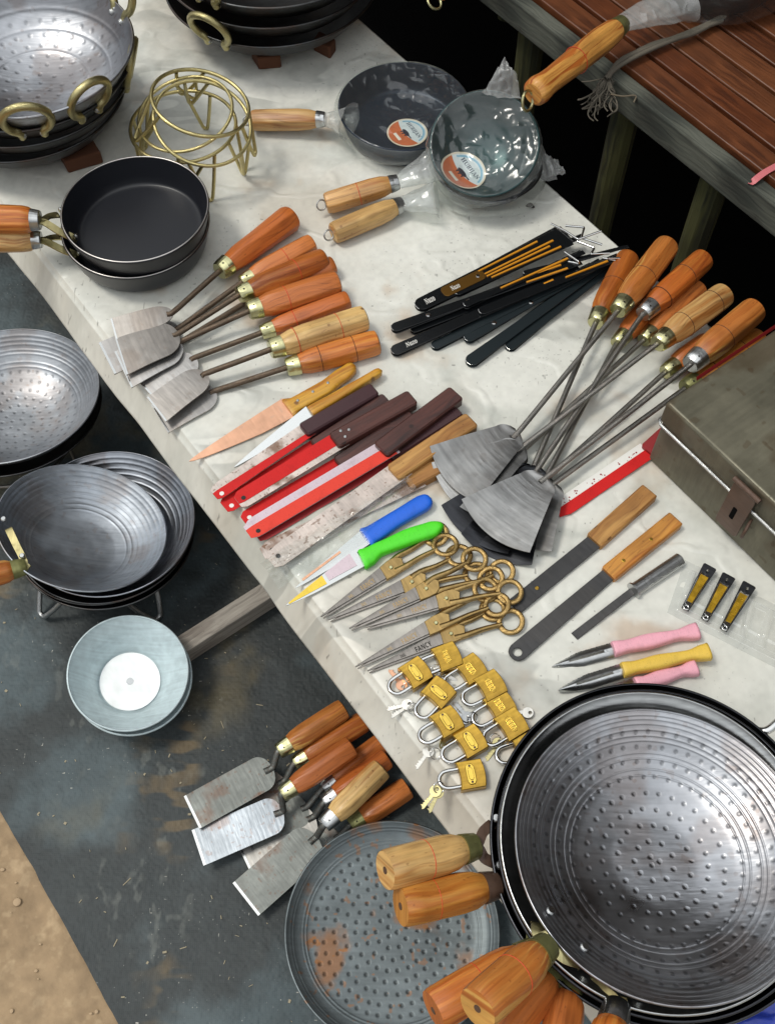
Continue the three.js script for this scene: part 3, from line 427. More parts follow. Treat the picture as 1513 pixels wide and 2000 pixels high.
// ---------- knives ----------
const slab = (A, B, w, t, r = 0.004, drop = 0) => { const L = A.distanceTo(B); const g = plate(rrect(0, L, -w / 2, w / 2, Math.min(r, w * 0.45)), t, Math.min(0.0018, t * 0.3), [], 5); return g.translate(0, -t / 2, 0).applyMatrix4(frame(A, B)); };
function rivets(h, A, B, list, t, mat = M.greySteel, r = 0.0019) { const f = frame(A, B), L = A.distanceTo(B); for (const [u, z] of list) part(h, 'rivet', disc(r, 0.0008, 10).applyMatrix4(new THREE.Matrix4().makeTranslation(u * L, t / 2, z)).applyMatrix4(f), mat); }
const band = (A, B, z0, z1, x0, x1, y, th, o = {}) => { const L = A.distanceTo(B), bow = o.bow ?? 0; return sheet(24, 4, (u, v) => { const q = bow * Math.sin(u * PI * 1.2), a = (o.z0 ? o.z0(u) : z0), b = (o.z1 ? o.z1(u) : z1); return [lerp(x0, x1, u) * L, y, lerp(a, b, v) + q]; }, th).applyMatrix4(frame(A, B)); };
{
  const G = 'cheap kitchen knives laid in a row on the cloth';
  function redKnife(o) {
    const T = at(...o.tip), J = at(...o.junc), E = at(...o.end), k = perM(J), w = o.w / k, hwid = o.hw / k, t = thing('kitchen_knife', o.label, 'knife', G, T);
    const [r0, r1] = o.red, rr = 0.9;
    const b = part(t, 'blade', band(T, J, -w / 2, w / 2, 0, 1.08, 0, 0.001, { z0: (u) => -w / 2 * (0.55 + 0.45 * sm(0, 0.06, u)), z1: (u) => w / 2 * (0.7 + 0.3 * sm(0, 0.05, u)) }), o.steel ?? M.oldBlade);
    if (o.red[1] > o.red[0]) part(t, 'red_guard', band(T, J, 0, 0, 0.0, 1.06, 0.0006, 0.0004, { z0: (u) => lerp(r0, r0 * (o.taper ?? 1), u) * w * (0.6 + 0.4 * sm(0, 0.05, u)), z1: (u) => r1 * w * (0.75 + 0.25 * sm(0, 0.05, u)) }), o.redMat ?? M.red);
    part(b, 'hanging_hole', disc(0.0028, 0.0005, 14).applyMatrix4(new THREE.Matrix4().makeTranslation(T.distanceTo(J) * 0.06, 0.0007, (o.hole ?? 0) * w)).applyMatrix4(frame(T, J)), o.holeMat ?? M.white);
    const A = J.clone().lerp(T, 0.02), h = part(t, 'handle', slab(A, E, hwid, o.ht ?? 0.015), o.wood);
    if (o.rivets) rivets(h, A, E, o.rivets, o.ht ?? 0.015);
    return t;
  }
  redKnife({ label: 'kitchen knife with a smooth purple black handle, highest of the red ones', tip: hT(417, 966, 0.010), junc: hT(596, 842, 0.013), end: hT(732, 764, 0.014), w: 36, hw: 33, red: [-0.1, 0.5], wood: M.purple, steel: M.oldBlade, hole: 0.25, taper: -2 });
  redKnife({ label: 'kitchen knife with a red blade lying under the purple-handled one, dull brown handle', tip: hT(437, 990, 0.003), junc: hT(618, 873, 0.004), end: hT(756, 783, 0.009), w: 38, hw: 32, red: [-0.5, 0.5], wood: M.walnut, hole: 0.2, redMat: M.red });
  redKnife({ label: 'red kitchen knife with three rivets in its dark brown handle and a silver strip', tip: hT(464, 980, 0.012), junc: hT(656, 863, 0.015), end: hT(806, 780, 0.017), w: 40, hw: 38, red: [-0.5, 0.2], wood: M.walnut, hole: 0, holeMat: M.dark, rivets: [[0.12, -0.006], [0.12, 0.004], [0.2, -0.002]] });
  redKnife({ label: 'kitchen knife with a red blade below the riveted one, dark handle tucked beneath', tip: hT(476, 1018, 0.004), junc: hT(664, 908, 0.004), end: hT(806, 815, 0.009), w: 38, hw: 34, red: [-0.5, 0.45], wood: M.walnut, hole: 0 });
  redKnife({ label: 'kitchen knife with a plain brown handle and light red blade edged by a white stripe', tip: hT(482, 1039, 0.010), junc: hT(748, 880, 0.015), end: hT(891, 772, 0.018), w: 44, hw: 41, red: [-0.12, 0.5], wood: M.walnut, steel: M.lilac, redMat: M.red2, hole: 0.25, holeMat: M.dark, taper: 0.6 });
  redKnife({ label: 'kitchen knife with a black handle, hidden under the white-striped red one', tip: hT(500, 1046, 0.002), junc: hT(764, 890, 0.004), end: hT(896, 806, 0.009), w: 40, hw: 30, red: [-0.5, 0.5], wood: M.purple, redMat: M.darkRed });
  redKnife({ label: 'rusty kitchen knife under the other, wooden handle half covered by a grey blade', tip: hT(512, 1080, 0.004), junc: hT(800, 944, 0.005), end: hT(905, 888, 0.009), w: 40, hw: 34, red: [0, 0], wood: M.plank, hole: 0.1, holeMat: M.dark });
  redKnife({ label: 'rusty brown kitchen knife with a yellow wooden handle and a hole at its tip', tip: hT(528, 1097, 0.011), junc: hT(772, 924, 0.015), end: hT(921, 824, 0.018), w: 44, hw: 40, red: [0, 0], wood: M.plank, hole: 0, holeMat: M.dark });
}
// blades that run to a point: spine along -z, belly along +z
const pointed = (T, J, w, th, o = {}) => { const L = T.distanceTo(J); return sheet(36, 6, (u, v) => { const zt = (o.zt ?? 0) * w, a = lerp(zt, -w / 2, Math.pow(u, o.ps ?? 0.8)), b = lerp(zt, w / 2, Math.pow(Math.min(1, u * (o.k ?? 1.5)), 0.62)); return [u * L, 0, lerp(a, b, v)]; }, th).applyMatrix4(frame(T, J, o.roll ?? 0)); };
// a grip whose outline follows stations [u, half width above, half width below], domed across
const moulded = (A, B, st, t, e0 = 0.93) => { const L = A.distanceTo(B), c = (u, k) => { for (let i = 1; i < st.length; i++) if (u <= st[i][0]) { const q = sm(0, 1, (u - st[i - 1][0]) / (st[i][0] - st[i - 1][0])); return lerp(st[i - 1][k], st[i][k], q); } return st[st.length - 1][k]; };
  const nu = 40, nv = 20, g = sheet(nu, nv, (u, v) => { const a = v * 2 * PI, zc = (c(u, 2) - c(u, 1)) / 2, hz = (c(u, 2) + c(u, 1)) / 2, e = u > e0 ? Math.sqrt(Math.max(0.02, 1 - Math.pow((u - e0) / (1 - e0), 2))) : u < 0.02 ? 0.9 : 1, se = (x) => Math.sign(x) * Math.pow(Math.abs(x), 0.7); return [u * L, t / 2 * se(Math.sin(a)) * e, zc - hz * se(Math.cos(a)) * e]; }, 0);
  const cap = sheet(4, nv, (u, v) => { const a = v * 2 * PI, zc = (c(0, 2) - c(0, 1)) / 2, hz = (c(0, 2) + c(0, 1)) / 2, se = (x) => Math.sign(x) * Math.pow(Math.abs(x), 0.7); return [0, t / 2 * se(Math.sin(a)) * 0.9 * u, zc - hz * se(Math.cos(a)) * 0.9 * u]; }, 0);
  const cap2 = sheet(2, nv, (u, v) => { const a = v * 2 * PI, zc = (c(1, 2) - c(1, 1)) / 2, hz = (c(1, 2) + c(1, 1)) / 2, se = (x) => Math.sign(x) * Math.pow(Math.abs(x), 0.7); return [L, t / 2 * se(Math.sin(a)) * 0.15 * (1 - u), zc - hz * se(Math.cos(a)) * 0.15 * (1 - u)]; }, 0);
  return merge([g, cap, cap2]).applyMatrix4(frame(A, B)); };
{
  let T = at(...hT(367, 897, 0.003)), J = at(...hT(564, 795, 0.007)), E = at(...hT(700, 722, 0.008)), k = 1 / perM(J);
  let t = thing('vegetable_knife', 'knife with a curved mustard handle and a copper-tinted pointed blade', 'knife', null, T);
  part(t, 'blade', pointed(T, J, 50 * k, 0.0012, { zt: 0.1, ps: 0.75 }), M.copper);
  let h = part(t, 'handle', moulded(J.clone().lerp(T, 0.02), E, [[0, 22 * k, 29 * k], [0.12, 14 * k, 22 * k], [0.5, 15 * k, 19 * k], [0.8, 22 * k, 10 * k], [1, 25 * k, 2 * k]], 0.013), M.mustard);
  rivets(h, J, E, [[0.12, 0.002], [0.34, 0.001], [0.56, 0.0]], 0.0132);
  T = at(...hT(452, 905, 0.004)); J = at(...hT(606, 806, 0.013)); E = at(...hT(746, 724, 0.012));
  t = thing('vegetable_knife', 'knife turned on edge with a slim yellow handle and a mirror-bright blade', 'knife', null, T);
  part(t, 'blade', pointed(T, J, 30 * k, 0.0011, { zt: 0.3, roll: 0.35 }), M.mirror);
  h = part(t, 'handle', moulded(J, E, [[0, 13 * k, 12 * k], [0.3, 11 * k, 11 * k], [0.8, 9 * k, 9 * k], [1, 9 * k, 8 * k]], 0.012), M.mustard);
  T = at(...hT(571, 1141, 0.003)); J = at(...hT(712, 1050, 0.007)); E = at(...hT(843, 975, 0.008)); k = 1 / perM(J);
  t = thing('paring_knife', 'paring knife with a bright blue plastic handle in a clear wrapper', 'knife', null, T);
  part(t, 'blade', pointed(T, J, 34 * k, 0.0011, { zt: 0.3 }), M.mirror);
  part(t, 'print', sheet(10, 2, (u, v) => [0.012 + u * 0.055, 0.0004, lerp(0.001, 0.004, v) - 0.004 * u], 0).applyMatrix4(frame(T, J)), M.copper);
  part(t, 'handle', moulded(J, E, [[0, 21 * k, 27 * k], [0.1, 17 * k, 22 * k], [0.5, 18 * k, 17 * k], [0.85, 20 * k, 17 * k], [1, 15 * k, 12 * k]], 0.014), M.blue);
  { const A = at(...hT(514, 1108, 0.012)), B = at(...hT(796, 936, 0.02)), L = A.distanceTo(B);
    const w = sheet(90, 30, (u, v) => [u * L, 0.006 * fbm(u, v, 14, 5, 701, 4) + 0.006 * Math.sin(v * PI) - 0.001 + 0.006 * Math.exp(-Math.pow((v - 0.42 - 0.2 * Math.sin(u * 3)) / 0.06, 2)), lerp(-0.004 - 0.005 * fbm(u, 0.2, 6, 1, 703, 2), lerp(0.03, 0.021, sm(0.55, 0.75, u)) + 0.006 * fbm(u, 0.7, 7, 1, 705, 2), v)], 0).applyMatrix4(frame(A, B));
    part(t, 'wrapper', w, M.film); }
  T = at(...hT(551, 1171, 0.003)); J = at(...hT(703, 1088, 0.007)); E = at(...hT(866, 1026, 0.008)); k = 1 / perM(J);
  t = thing('paring_knife', 'paring knife with a lime green handle and yellow and lilac panels on its blade', 'knife', null, T);
  part(t, 'blade', pointed(T, J, 42 * k, 0.0012, { zt: 0.35, ps: 0.9, k: 2.6 }), M.mirror); const L = T.distanceTo(J);
  part(t, 'print', sheet(16, 3, (u, v) => { const x = 0.04 + u * 0.48; return [x * L, 0.0004, lerp(lerp(0.35, -0.47, Math.pow(x, 0.9)), lerp(0.37, 0.4, x), v) * 42 * k]; }, 0).applyMatrix4(frame(T, J)), M.yellowPrint);
  part(t, 'print', sheet(8, 3, (u, v) => { const x = 0.56 + u * 0.36; return [x * L, 0.0004, lerp(lerp(0.35, -0.47, Math.pow(x, 0.9)), 0.3, v) * 42 * k]; }, 0).applyMatrix4(frame(T, J)), M.lilac);
  part(t, 'handle', moulded(J, E, [[0, 15 * k, 30 * k], [0.08, 13 * k, 26 * k], [0.25, 15 * k, 14 * k], [0.6, 20 * k, 15 * k], [0.85, 17 * k, 17 * k], [1, 8 * k, 8 * k]], 0.015), M.green);
}
// the red-sheathed knife under the long turners, and the files at the right
{
  const T = at(...hT(1087, 1003, 0.003)), J = at(...hT(1262, 884, 0.004)), E = at(...hT(1330, 822, 0.01)), k = 1 / perM(T), L = T.distanceTo(J), t = thing('kitchen_knife', 'knife in a red sheath with a speckled white strip beside the metal box', 'knife', null, T);
  part(t, 'blade', band(T, J, -26 * k, -4 * k, 0, 1.02, 0.0003, 0.001, { z0: (u) => lerp(-6, -24, sm(0, 0.15, u)) * k }), M.white);
  part(t, 'red_guard', band(T, J, -6 * k, 18 * k, 0, 1.03, 0.0012, 0.0016, { z1: (u) => lerp(10, 17, sm(0, 0.1, u)) * k, z0: (u) => -6 * k }), M.red);
  part(t, 'handle', slab(J, E, 34 * k, 0.014), M.darkRed);
  const sp = []; for (let i = 0; i < 26; i++) { const q = disc(rnd(0.0004, 0.0013), 0.0002, 6); q.translate(rnd(0.02, 0.95) * L, 0.0004, rnd(-18, -8) * k); sp.push(q); } part(t, 'rust_speck', merge(sp).applyMatrix4(frame(T, J)), M.darkRed).userData.kind = 'stuff';
}
function fileTool(label, tip, junc, end, w, w2, hwid, o = {}) {
  const T = at(...tip), J = at(...junc), E = at(...end), k = 1 / perM(J), L = T.distanceTo(J), t = thing(o.name ?? 'saw_blade_knife', label, o.cat ?? 'knife', null, T);
  const s = new THREE.Shape(); const r = w * k / 2; if (o.round) { s.moveTo(r, -r); s.lineTo(L * 1.03, -w2 * k / 2); s.lineTo(L * 1.03, w2 * k / 2); s.lineTo(r, r); s.quadraticCurveTo(0.0, r * 0.9, 0, 0); s.quadraticCurveTo(0, -r * 0.9, r, -r); } else { s.moveTo(0, -r); s.lineTo(L * 1.03, -w2 * k / 2); s.lineTo(L * 1.03, w2 * k / 2); s.lineTo(0, r); }
  const b = part(t, 'blade', plate(s, 0.0022, 0.0003, o.hole ? [[L * 0.06, 0, 0.0052]] : []).translate(0, -0.0011, 0).applyMatrix4(frame(T, J)), M.file);
  if (o.spot) part(b, 'brass_pin', disc(0.0024, 0.001, 10).translate(o.spot * L, 0.0011, 0).applyMatrix4(frame(T, J)), M.lockBrass);
  if (o.tube) { part(t, 'handle', lathe([[0, 0], [0, hwid * 0.3 * k], [0.002, hwid * 0.62 * k], [0.004, hwid * 0.62 * k], [0.005, hwid * 0.5 * k], [J.distanceTo(E) - 0.001, hwid * 0.5 * k], [J.distanceTo(E), hwid * 0.44 * k], [J.distanceTo(E), hwid * 0.3 * k], [J.distanceTo(E) - 0.01, hwid * 0.3 * k]]).applyMatrix4(frame(J, E)), M.greySteel); return t; }
  const h = part(t, 'handle', slab(J.clone().lerp(T, 0.01), E, hwid * k, 0.014, 0.002), o.wood); if (o.pins) rivets(h, J, E, o.pins, 0.014, M.lockBrass, 0.0022); return t;
}
fileTool('black flat blade with a clean yellow wooden handle, reaching under the scissors', hT(1003, 1186, 0.003), hT(1160, 1058, 0.006), hT(1267, 962, 0.0075), 34, 32, 38, { wood: M.plank, spot: 0.28 });
fileTool('long black flat blade with a hole at its rounded end and an orange-brown wooden handle', hT(998, 1284, 0.003), hT(1188, 1122, 0.006), hT(1318, 1016, 0.0075), 36, 28, 36, { wood: M.amber, round: true, hole: true, pins: [[0.2, 0], [0.6, 0.001]] });
fileTool('thin dark file with a plain steel tube for a handle', hT(1121, 1243, 0.003), hT(1233, 1156, 0.007), hT(1328, 1092, 0.0085), 17, 15, 28, { name: 'steel_file', cat: 'file', tube: true });
// ---------- tailor's scissors ----------
const font = await new FontLoader().loadAsync('fonts/droid/droid_sans_bold.typeface.json');
function textDecal(str, w, h, color, fontCss = 'bold 64px sans-serif') {
  const c = document.createElement('canvas'); c.width = 256; c.height = 64; const x = c.getContext('2d'); x.clearRect(0, 0, 256, 64); x.fillStyle = color; x.font = fontCss; x.textAlign = 'center'; x.textBaseline = 'middle'; x.fillText(str, 128, 34, 250);
  const t = new THREE.CanvasTexture(c); t.colorSpace = THREE.SRGBColorSpace; return std({ map: t, transparent: true, roughness: 0.6, metalness: 0.2 });
}
const printPlane = (x0, x1, z0, z1, y, flip) => { const g = new THREE.BufferGeometry(), s = flip ? [1, 0] : [0, 1]; g.setAttribute('position', new THREE.Float32BufferAttribute([x0, y, z0, x1, y, z0, x0, y, z1, x1, y, z1], 3)); g.setAttribute('uv', new THREE.Float32BufferAttribute([s[0], s[1], s[1], s[1], s[0], s[0], s[1], s[0]], 2)); g.setIndex([0, 2, 1, 1, 2, 3]); g.computeVertexNormals(); return g; };
{
  const darkTxt = textDecal('FANCY', 1, 1, '#1b1712'), paleTxt = textDecal('FANCY', 1, 1, '#a8906a'), ind = textDecal('IND.', 1, 1, '#2a2520'), pInd = textDecal('IND.', 1, 1, '#b09b76');
  function scissors(label, P, T, L1, L2, y, o = {}) {
    const p = at(P[0], P[1], TABLE + y), q = at(T[0], T[1], TABLE + y * 0.5 + 0.001), a = at(L1[0], L1[1], TABLE + y + 0.001), b = at(L2[0], L2[1], TABLE + y - 0.002), k = 1 / perM(p), t = thing('scissors', label, 'scissors', "tailor's scissors in a row on the cloth", p), L = p.distanceTo(q);
    const f = frame(p, q), w = 33 * k, ax = q.clone().sub(p).normalize(), sd = V(0, 0, 1).transformDirection(f).multiplyScalar(1);
    for (const [dy, z, nm_] of [[0.0022, 1, 'blade'], [0, -1, 'blade']]) {
      const g = sheet(30, 5, (u, v) => [lerp(0.06, 1, u) * L * (dy ? 1 : 0.985), dy + 0.0004 * Math.sin(v * PI), lerp(-w * 0.46 * (1 - u * 0.92) * (z > 0 ? 0.8 : 1), w * 0.46 * (1 - u * 0.95) * (z > 0 ? 1 : 0.8), v) + z * w * 0.06 * u], 0.0016);
      const bl = part(t, nm_, g.applyMatrix4(f), M.scissorSteel);
      if (dy) { part(bl, 'engraving', printPlane(L * 0.22, L * 0.46, -w * 0.22, w * 0.22, dy + 0.0007, o.flip ?? true).applyMatrix4(f), o.dark ? darkTxt : paleTxt); part(bl, 'engraving', printPlane(L * 0.52, L * 0.64, -w * 0.13, w * 0.13, dy + 0.0007, o.flip ?? true).applyMatrix4(f), o.dark ? ind : pInd); }
      const s = new THREE.Shape(); s.moveTo(-L * 0.14, -w * 0.36); s.lineTo(-L * 0.08, -w * 0.55); s.lineTo(L * 0.02, -w * 0.54); s.lineTo(L * 0.13, -w * 0.47); s.lineTo(L * 0.1, w * 0.44); s.lineTo(-L * 0.02, w * 0.5); s.lineTo(-L * 0.12, w * 0.44); s.lineTo(-L * 0.18, w * 0.1); s.lineTo(-L * 0.14, -w * 0.36);
      part(t, 'pivot_plate', plate(s, 0.0026, 0.0006).translate(0, dy - 0.0018, 0).applyMatrix4(f), M.scissorBrass);
    }
    part(t, 'screw', disc(0.0024, 0.0016, 12).translate(0, 0.003, 0).applyMatrix4(f), M.ferrule);
    for (const [C, z, dy] of [[a, o.swap ? 1 : -1, 0.0012], [b, o.swap ? -1 : 1, -0.001]]) {
      const s0 = p.clone().addScaledVector(ax, -L * 0.02).addScaledVector(sd, z * w * 0.3).add(V(0, dy, 0)), s1 = p.clone().addScaledVector(ax, -L * 0.16).addScaledVector(sd, z * w * 0.42).add(V(0, dy, 0)), dir = C.clone().sub(s1).normalize(), R = o.R ?? 22.5 * k;
      const armStrip = (pts, w0, w1) => { const c = new THREE.CatmullRomCurve3(pts); return sheet(24, 6, (u, v) => { const q = c.getPoint(u), tt = c.getTangent(u), sd2 = tt.cross(Y).normalize(), s = v * 2 - 1; q.addScaledVector(sd2, s * lerp(w0, w1, Math.pow(u, 0.6)) / 2); return [q.x, q.y + 0.0028 * (1 - s * s * 0.7), q.z]; }, 0.0036); };
      const e = C.clone().addScaledVector(dir, -R), m1 = s1.clone().lerp(e, 0.5).addScaledVector(sd, z * -w * 0.05), arm = merge([wire([s0, s1, m1, e], 0.0026, 30, 8), armStrip([s0, s1, m1, e.clone().addScaledVector(dir, 0.002)], 0.0085, 0.0046)]);
      const pa = arm.attributes.position; // flatten and taper the arm a little
      const loop = torus(C, V(rnd(-0.25, 0.25), 1, rnd(-0.1, 0.2)), R, 0.0031, 34, 9, 0.7);
      part(t, 'finger_loop', merge([arm, loop]), M.scissorBrass);
    }
    return t;
  }
  scissors('scissors lying highest in the row, one loop under the lime green knife handle', [763, 1111], [628, 1207], [869, 1064], [850, 1043], 0.006, { R: 0.0132 });
  scissors('scissors with rust-scratched blades, second from the lime green knife', [804, 1139], [642, 1213], [896, 1085], [930, 1120], 0.005, { swap: true });
  scissors('scissors with white engraving on grey blades, third in the row', [832, 1152], [683, 1230], [926, 1092], [958, 1130], 0.010, { swap: true });
  scissors('scissors with the loop that reaches the black flat blade, fourth in the row', [871, 1171], [714, 1228], [995, 1156], [979, 1117], 0.009, {});
  scissors('scissors with a clean bare brown blade, second from the padlocks', [851, 1219], [695, 1305], [970, 1181], [948, 1152], 0.008, {});
  scissors('scissors nearest the padlocks with black letters on the blade', [880, 1240], [718, 1313], [997, 1214], [962, 1190], 0.004, { dark: true });
}
// ---------- padlocks and keys ----------
{
  const G = 'brass padlocks clustered on the cloth', w = 0.0295, l = 0.0262, th = 0.0115;
  const bodyShape = () => { const s = new THREE.Shape(), h = w / 2, b = 0.0022; s.moveTo(-l / 2, -h); s.lineTo(l / 2, -h); s.quadraticCurveTo(l / 2 - b * 2, 0, l / 2, h); s.lineTo(-l / 2, h); s.quadraticCurveTo(-l / 2 - b * 2, 0, -l / 2, -h); return s; };
  const bodyG = plate(bodyShape(), th, 0.0007, [], 12);
  const oval = (a, b) => { const s = new THREE.Shape(), k = b * 0.55; s.moveTo(-k, -a); s.lineTo(k, -a); s.lineTo(b, -a * 0.7); s.quadraticCurveTo(b * 1.12, 0, b, a * 0.7); s.lineTo(k, a); s.lineTo(-k, a); s.lineTo(-b, a * 0.7); s.quadraticCurveTo(-b * 1.12, 0, -b, -a * 0.7); s.lineTo(-k, -a); return s; };
  function lock(label, c, dir, kind, y = 0, o = {}) {
    const P = at(c[0], c[1], TABLE + 0.0118 + y), Q = at(c[0] + dir[0] * 60, c[1] + dir[1] * 60, TABLE + 0.0118 + y * 0.8), f = frame(P, Q, o.roll ?? 0), t = thing('padlock', label, 'padlock', G, P);
    const body = part(t, 'body', bodyG.clone().translate(0, -th, 0).applyMatrix4(f), M.lockBrass);
    const r = 0.0023, hz = 0.0092, x0 = l / 2 - 0.003, R = 0.0105, ym = -th * 0.52, pts = []; pts.push(V(x0, ym, -hz), V(x0 + 0.006, ym, -hz), V(x0 + 0.01, ym, -hz));
    for (let i = 1; i < 8; i++) { const a = -PI / 2 + i / 8 * PI; pts.push(V(x0 + 0.012 + Math.cos(a) * R, ym, Math.sin(a) * hz)); } pts.push(V(x0 + 0.01, ym, hz), V(x0 + 0.006, ym, hz), V(x0, ym, hz));
    part(t, 'shackle', wire(pts, r, 50, 9).applyMatrix4(f), M.chrome);
    if (kind === 'emblem') {
      const e = part(t, 'emblem', merge([plate(oval(0.0108, 0.0046), 0.0013, 0.0006), plate(oval(0.0064, 0.0026), 0.0009, 0.0004).translate(0, 0.0012, 0)]).applyMatrix4(f), M.emblem);
      for (const z of [-0.0084, 0.0084]) part(e, 'rivet', disc(0.0013, 0.0005, 10).translate(0, 0.0013, z).applyMatrix4(f), M.hasp);
    } else {
      const ol = []; const sh = oval(0.0088, 0.0029), pp = sh.getPoints(6).map((q) => V(q.x, 0.0001, q.y)); ol.push(wire(pp.slice(0, -1), 0.00028, 60, 5, true, 0.1));
      const tg = new TextGeometry('VBBI', { font, size: 0.0046, depth: 0.0004, curveSegments: 3, bevelEnabled: false }); tg.computeBoundingBox(); const bb = tg.boundingBox; tg.translate(-(bb.min.x + bb.max.x) / 2, -(bb.min.y + bb.max.y) / 2, 0); tg.rotateX(-PI / 2); tg.rotateY(-PI / 2); ol.push(tg);
      part(t, 'stamped_mark', merge(ol).applyMatrix4(f), M.emblem);
    }
    return t;
  }
  lock('padlock with an oval emblem, nearest the scissors tips', [811, 1313], [-0.84, 0.54], 'emblem', 0.003);
  lock('padlock with an oval emblem, second down its row, two keys on its left', [856, 1352], [-0.68, 0.73], 'emblem', 0.001);
  lock('padlock with an oval emblem, third down the emblem row, tilted over its neighbour', [872, 1409], [-0.86, 0.5], 'emblem', 0.006, { roll: 0.12 });
  lock('padlock with an oval emblem, fourth down the emblem row, beside the shiny white key', [918, 1447], [-0.86, 0.5], 'emblem', 0.003);
  lock('padlock with an oval emblem lying lowest and alone, a brown key on its shackle', [919, 1512], [-0.98, 0.17], 'emblem', 0);
  lock('padlock with a stamped mark, touching the lettered scissors blade', [872, 1282], [-0.93, 0.36], 'stamp', 0.002);
  lock('padlock with a stamped mark, second in the plain row from the scissors', [919, 1306], [-0.85, 0.54], 'stamp', 0.001);
  lock('padlock with a stamped mark in the very middle of the plain row', [957, 1338], [-0.88, 0.47], 'stamp', 0.002);
  lock('padlock with a stamped mark, fourth in the plain row, next to the last visible one', [976, 1377], [-0.86, 0.5], 'stamp', 0.001);
  lock('padlock with a stamped mark, last fully visible one before the big dimpled pan', [998, 1414], [-0.85, 0.52], 'stamp', 0.003);
  lock('padlock almost hidden by the rim of the big pan, only its shackle showing', [1028, 1458], [-0.95, 0.3], 'stamp', 0);
  const bow = (s) => { const sh = new THREE.Shape(); const R = 0.0062; sh.absarc(0, 0, R, 0.35, 2 * PI - 0.35, false); sh.lineTo(0.021, -0.0024); sh.lineTo(0.023, -0.0008); sh.lineTo(0.021, 0.0004); for (let i = 0; i < 4; i++) { const x = 0.0195 - i * 0.0028; sh.lineTo(x, i % 2 ? 0.0026 : 0.0034); sh.lineTo(x - 0.0011, 0.0014); } return sh; };
  const keyG = plate(bow(), 0.0011, 0.0002, [[-0.0026, 0, 0.0019]], 10);
  function key(label, B, T, y, mat, o = {}) {
    const P = at(B[0], B[1], TABLE + 0.002 + y), Q = at(T[0], T[1], TABLE + 0.0015 + (o.y2 ?? 0)), f = frame(P, Q, o.roll ?? 0), t = thing('key', label, 'key', 'small keys tied to the padlocks', P);
    part(t, 'key_blade', keyG.clone().translate(0, -0.0005, 0).applyMatrix4(f), mat);
    if (o.ring) part(t, 'key_ring', torus(at(o.ring[0], o.ring[1], TABLE + 0.004 + y), V(0.3, 1, 0.5), 0.0058, 0.0006, 22, 5), M.chrome);
  }
  key('shiny white key pointing down left beside the fourth emblem padlock', [836, 1468], [808, 1506], 0.001, M.keySteel, { ring: [850, 1472] });
  key('pale key lying flat, upper of the two tied to the second emblem padlock', [795, 1376], [745, 1388], 0.003, M.keySteel, { ring: [806, 1384] });
  key('pale key crossing under the other at the left of the second emblem padlock', [797, 1378], [752, 1408], 0.001, M.keySteel);
  key('dull key between the two rows of padlocks, upper one of a pair', [912, 1400], [884, 1368], 0.003, M.greySteel, { ring: [922, 1402] });
  key('dull key between the two rows of padlocks, lower one of a pair', [908, 1404], [872, 1376], 0.001, M.greySteel);
  key('brown key hanging on the lowest lone padlock', [850, 1545], [829, 1571], 0.002, M.oldBrass, { ring: [857, 1538] });
  key('second brown key on the lowest lone padlock, mostly covered by the first', [855, 1548], [842, 1576], 0, M.oldBrass);
  key('key half hidden behind the fourth plain padlock, by the rim of the big pan', [1030, 1392], [1004, 1390], 0.001, M.keySteel);
  key('key under the shackle of the first emblem padlock, tinted orange', [784, 1338], [758, 1304], 0, M.copper, { ring: [798, 1340] });
  key('dark key standing on edge below the third emblem padlock', [864, 1452], [880, 1430], 0.004, M.oldBrass, { roll: 1.1 });
  key('key lying between the two nearest plain padlocks', [856, 1312], [876, 1322], 0.002, M.keySteel, { roll: 0.5, ring: [851, 1309] });
  key('brown key in front of the last plain padlock, pointing down', [972, 1452], [952, 1480], 0.001, M.oldBrass, { ring: [966, 1444] });
}
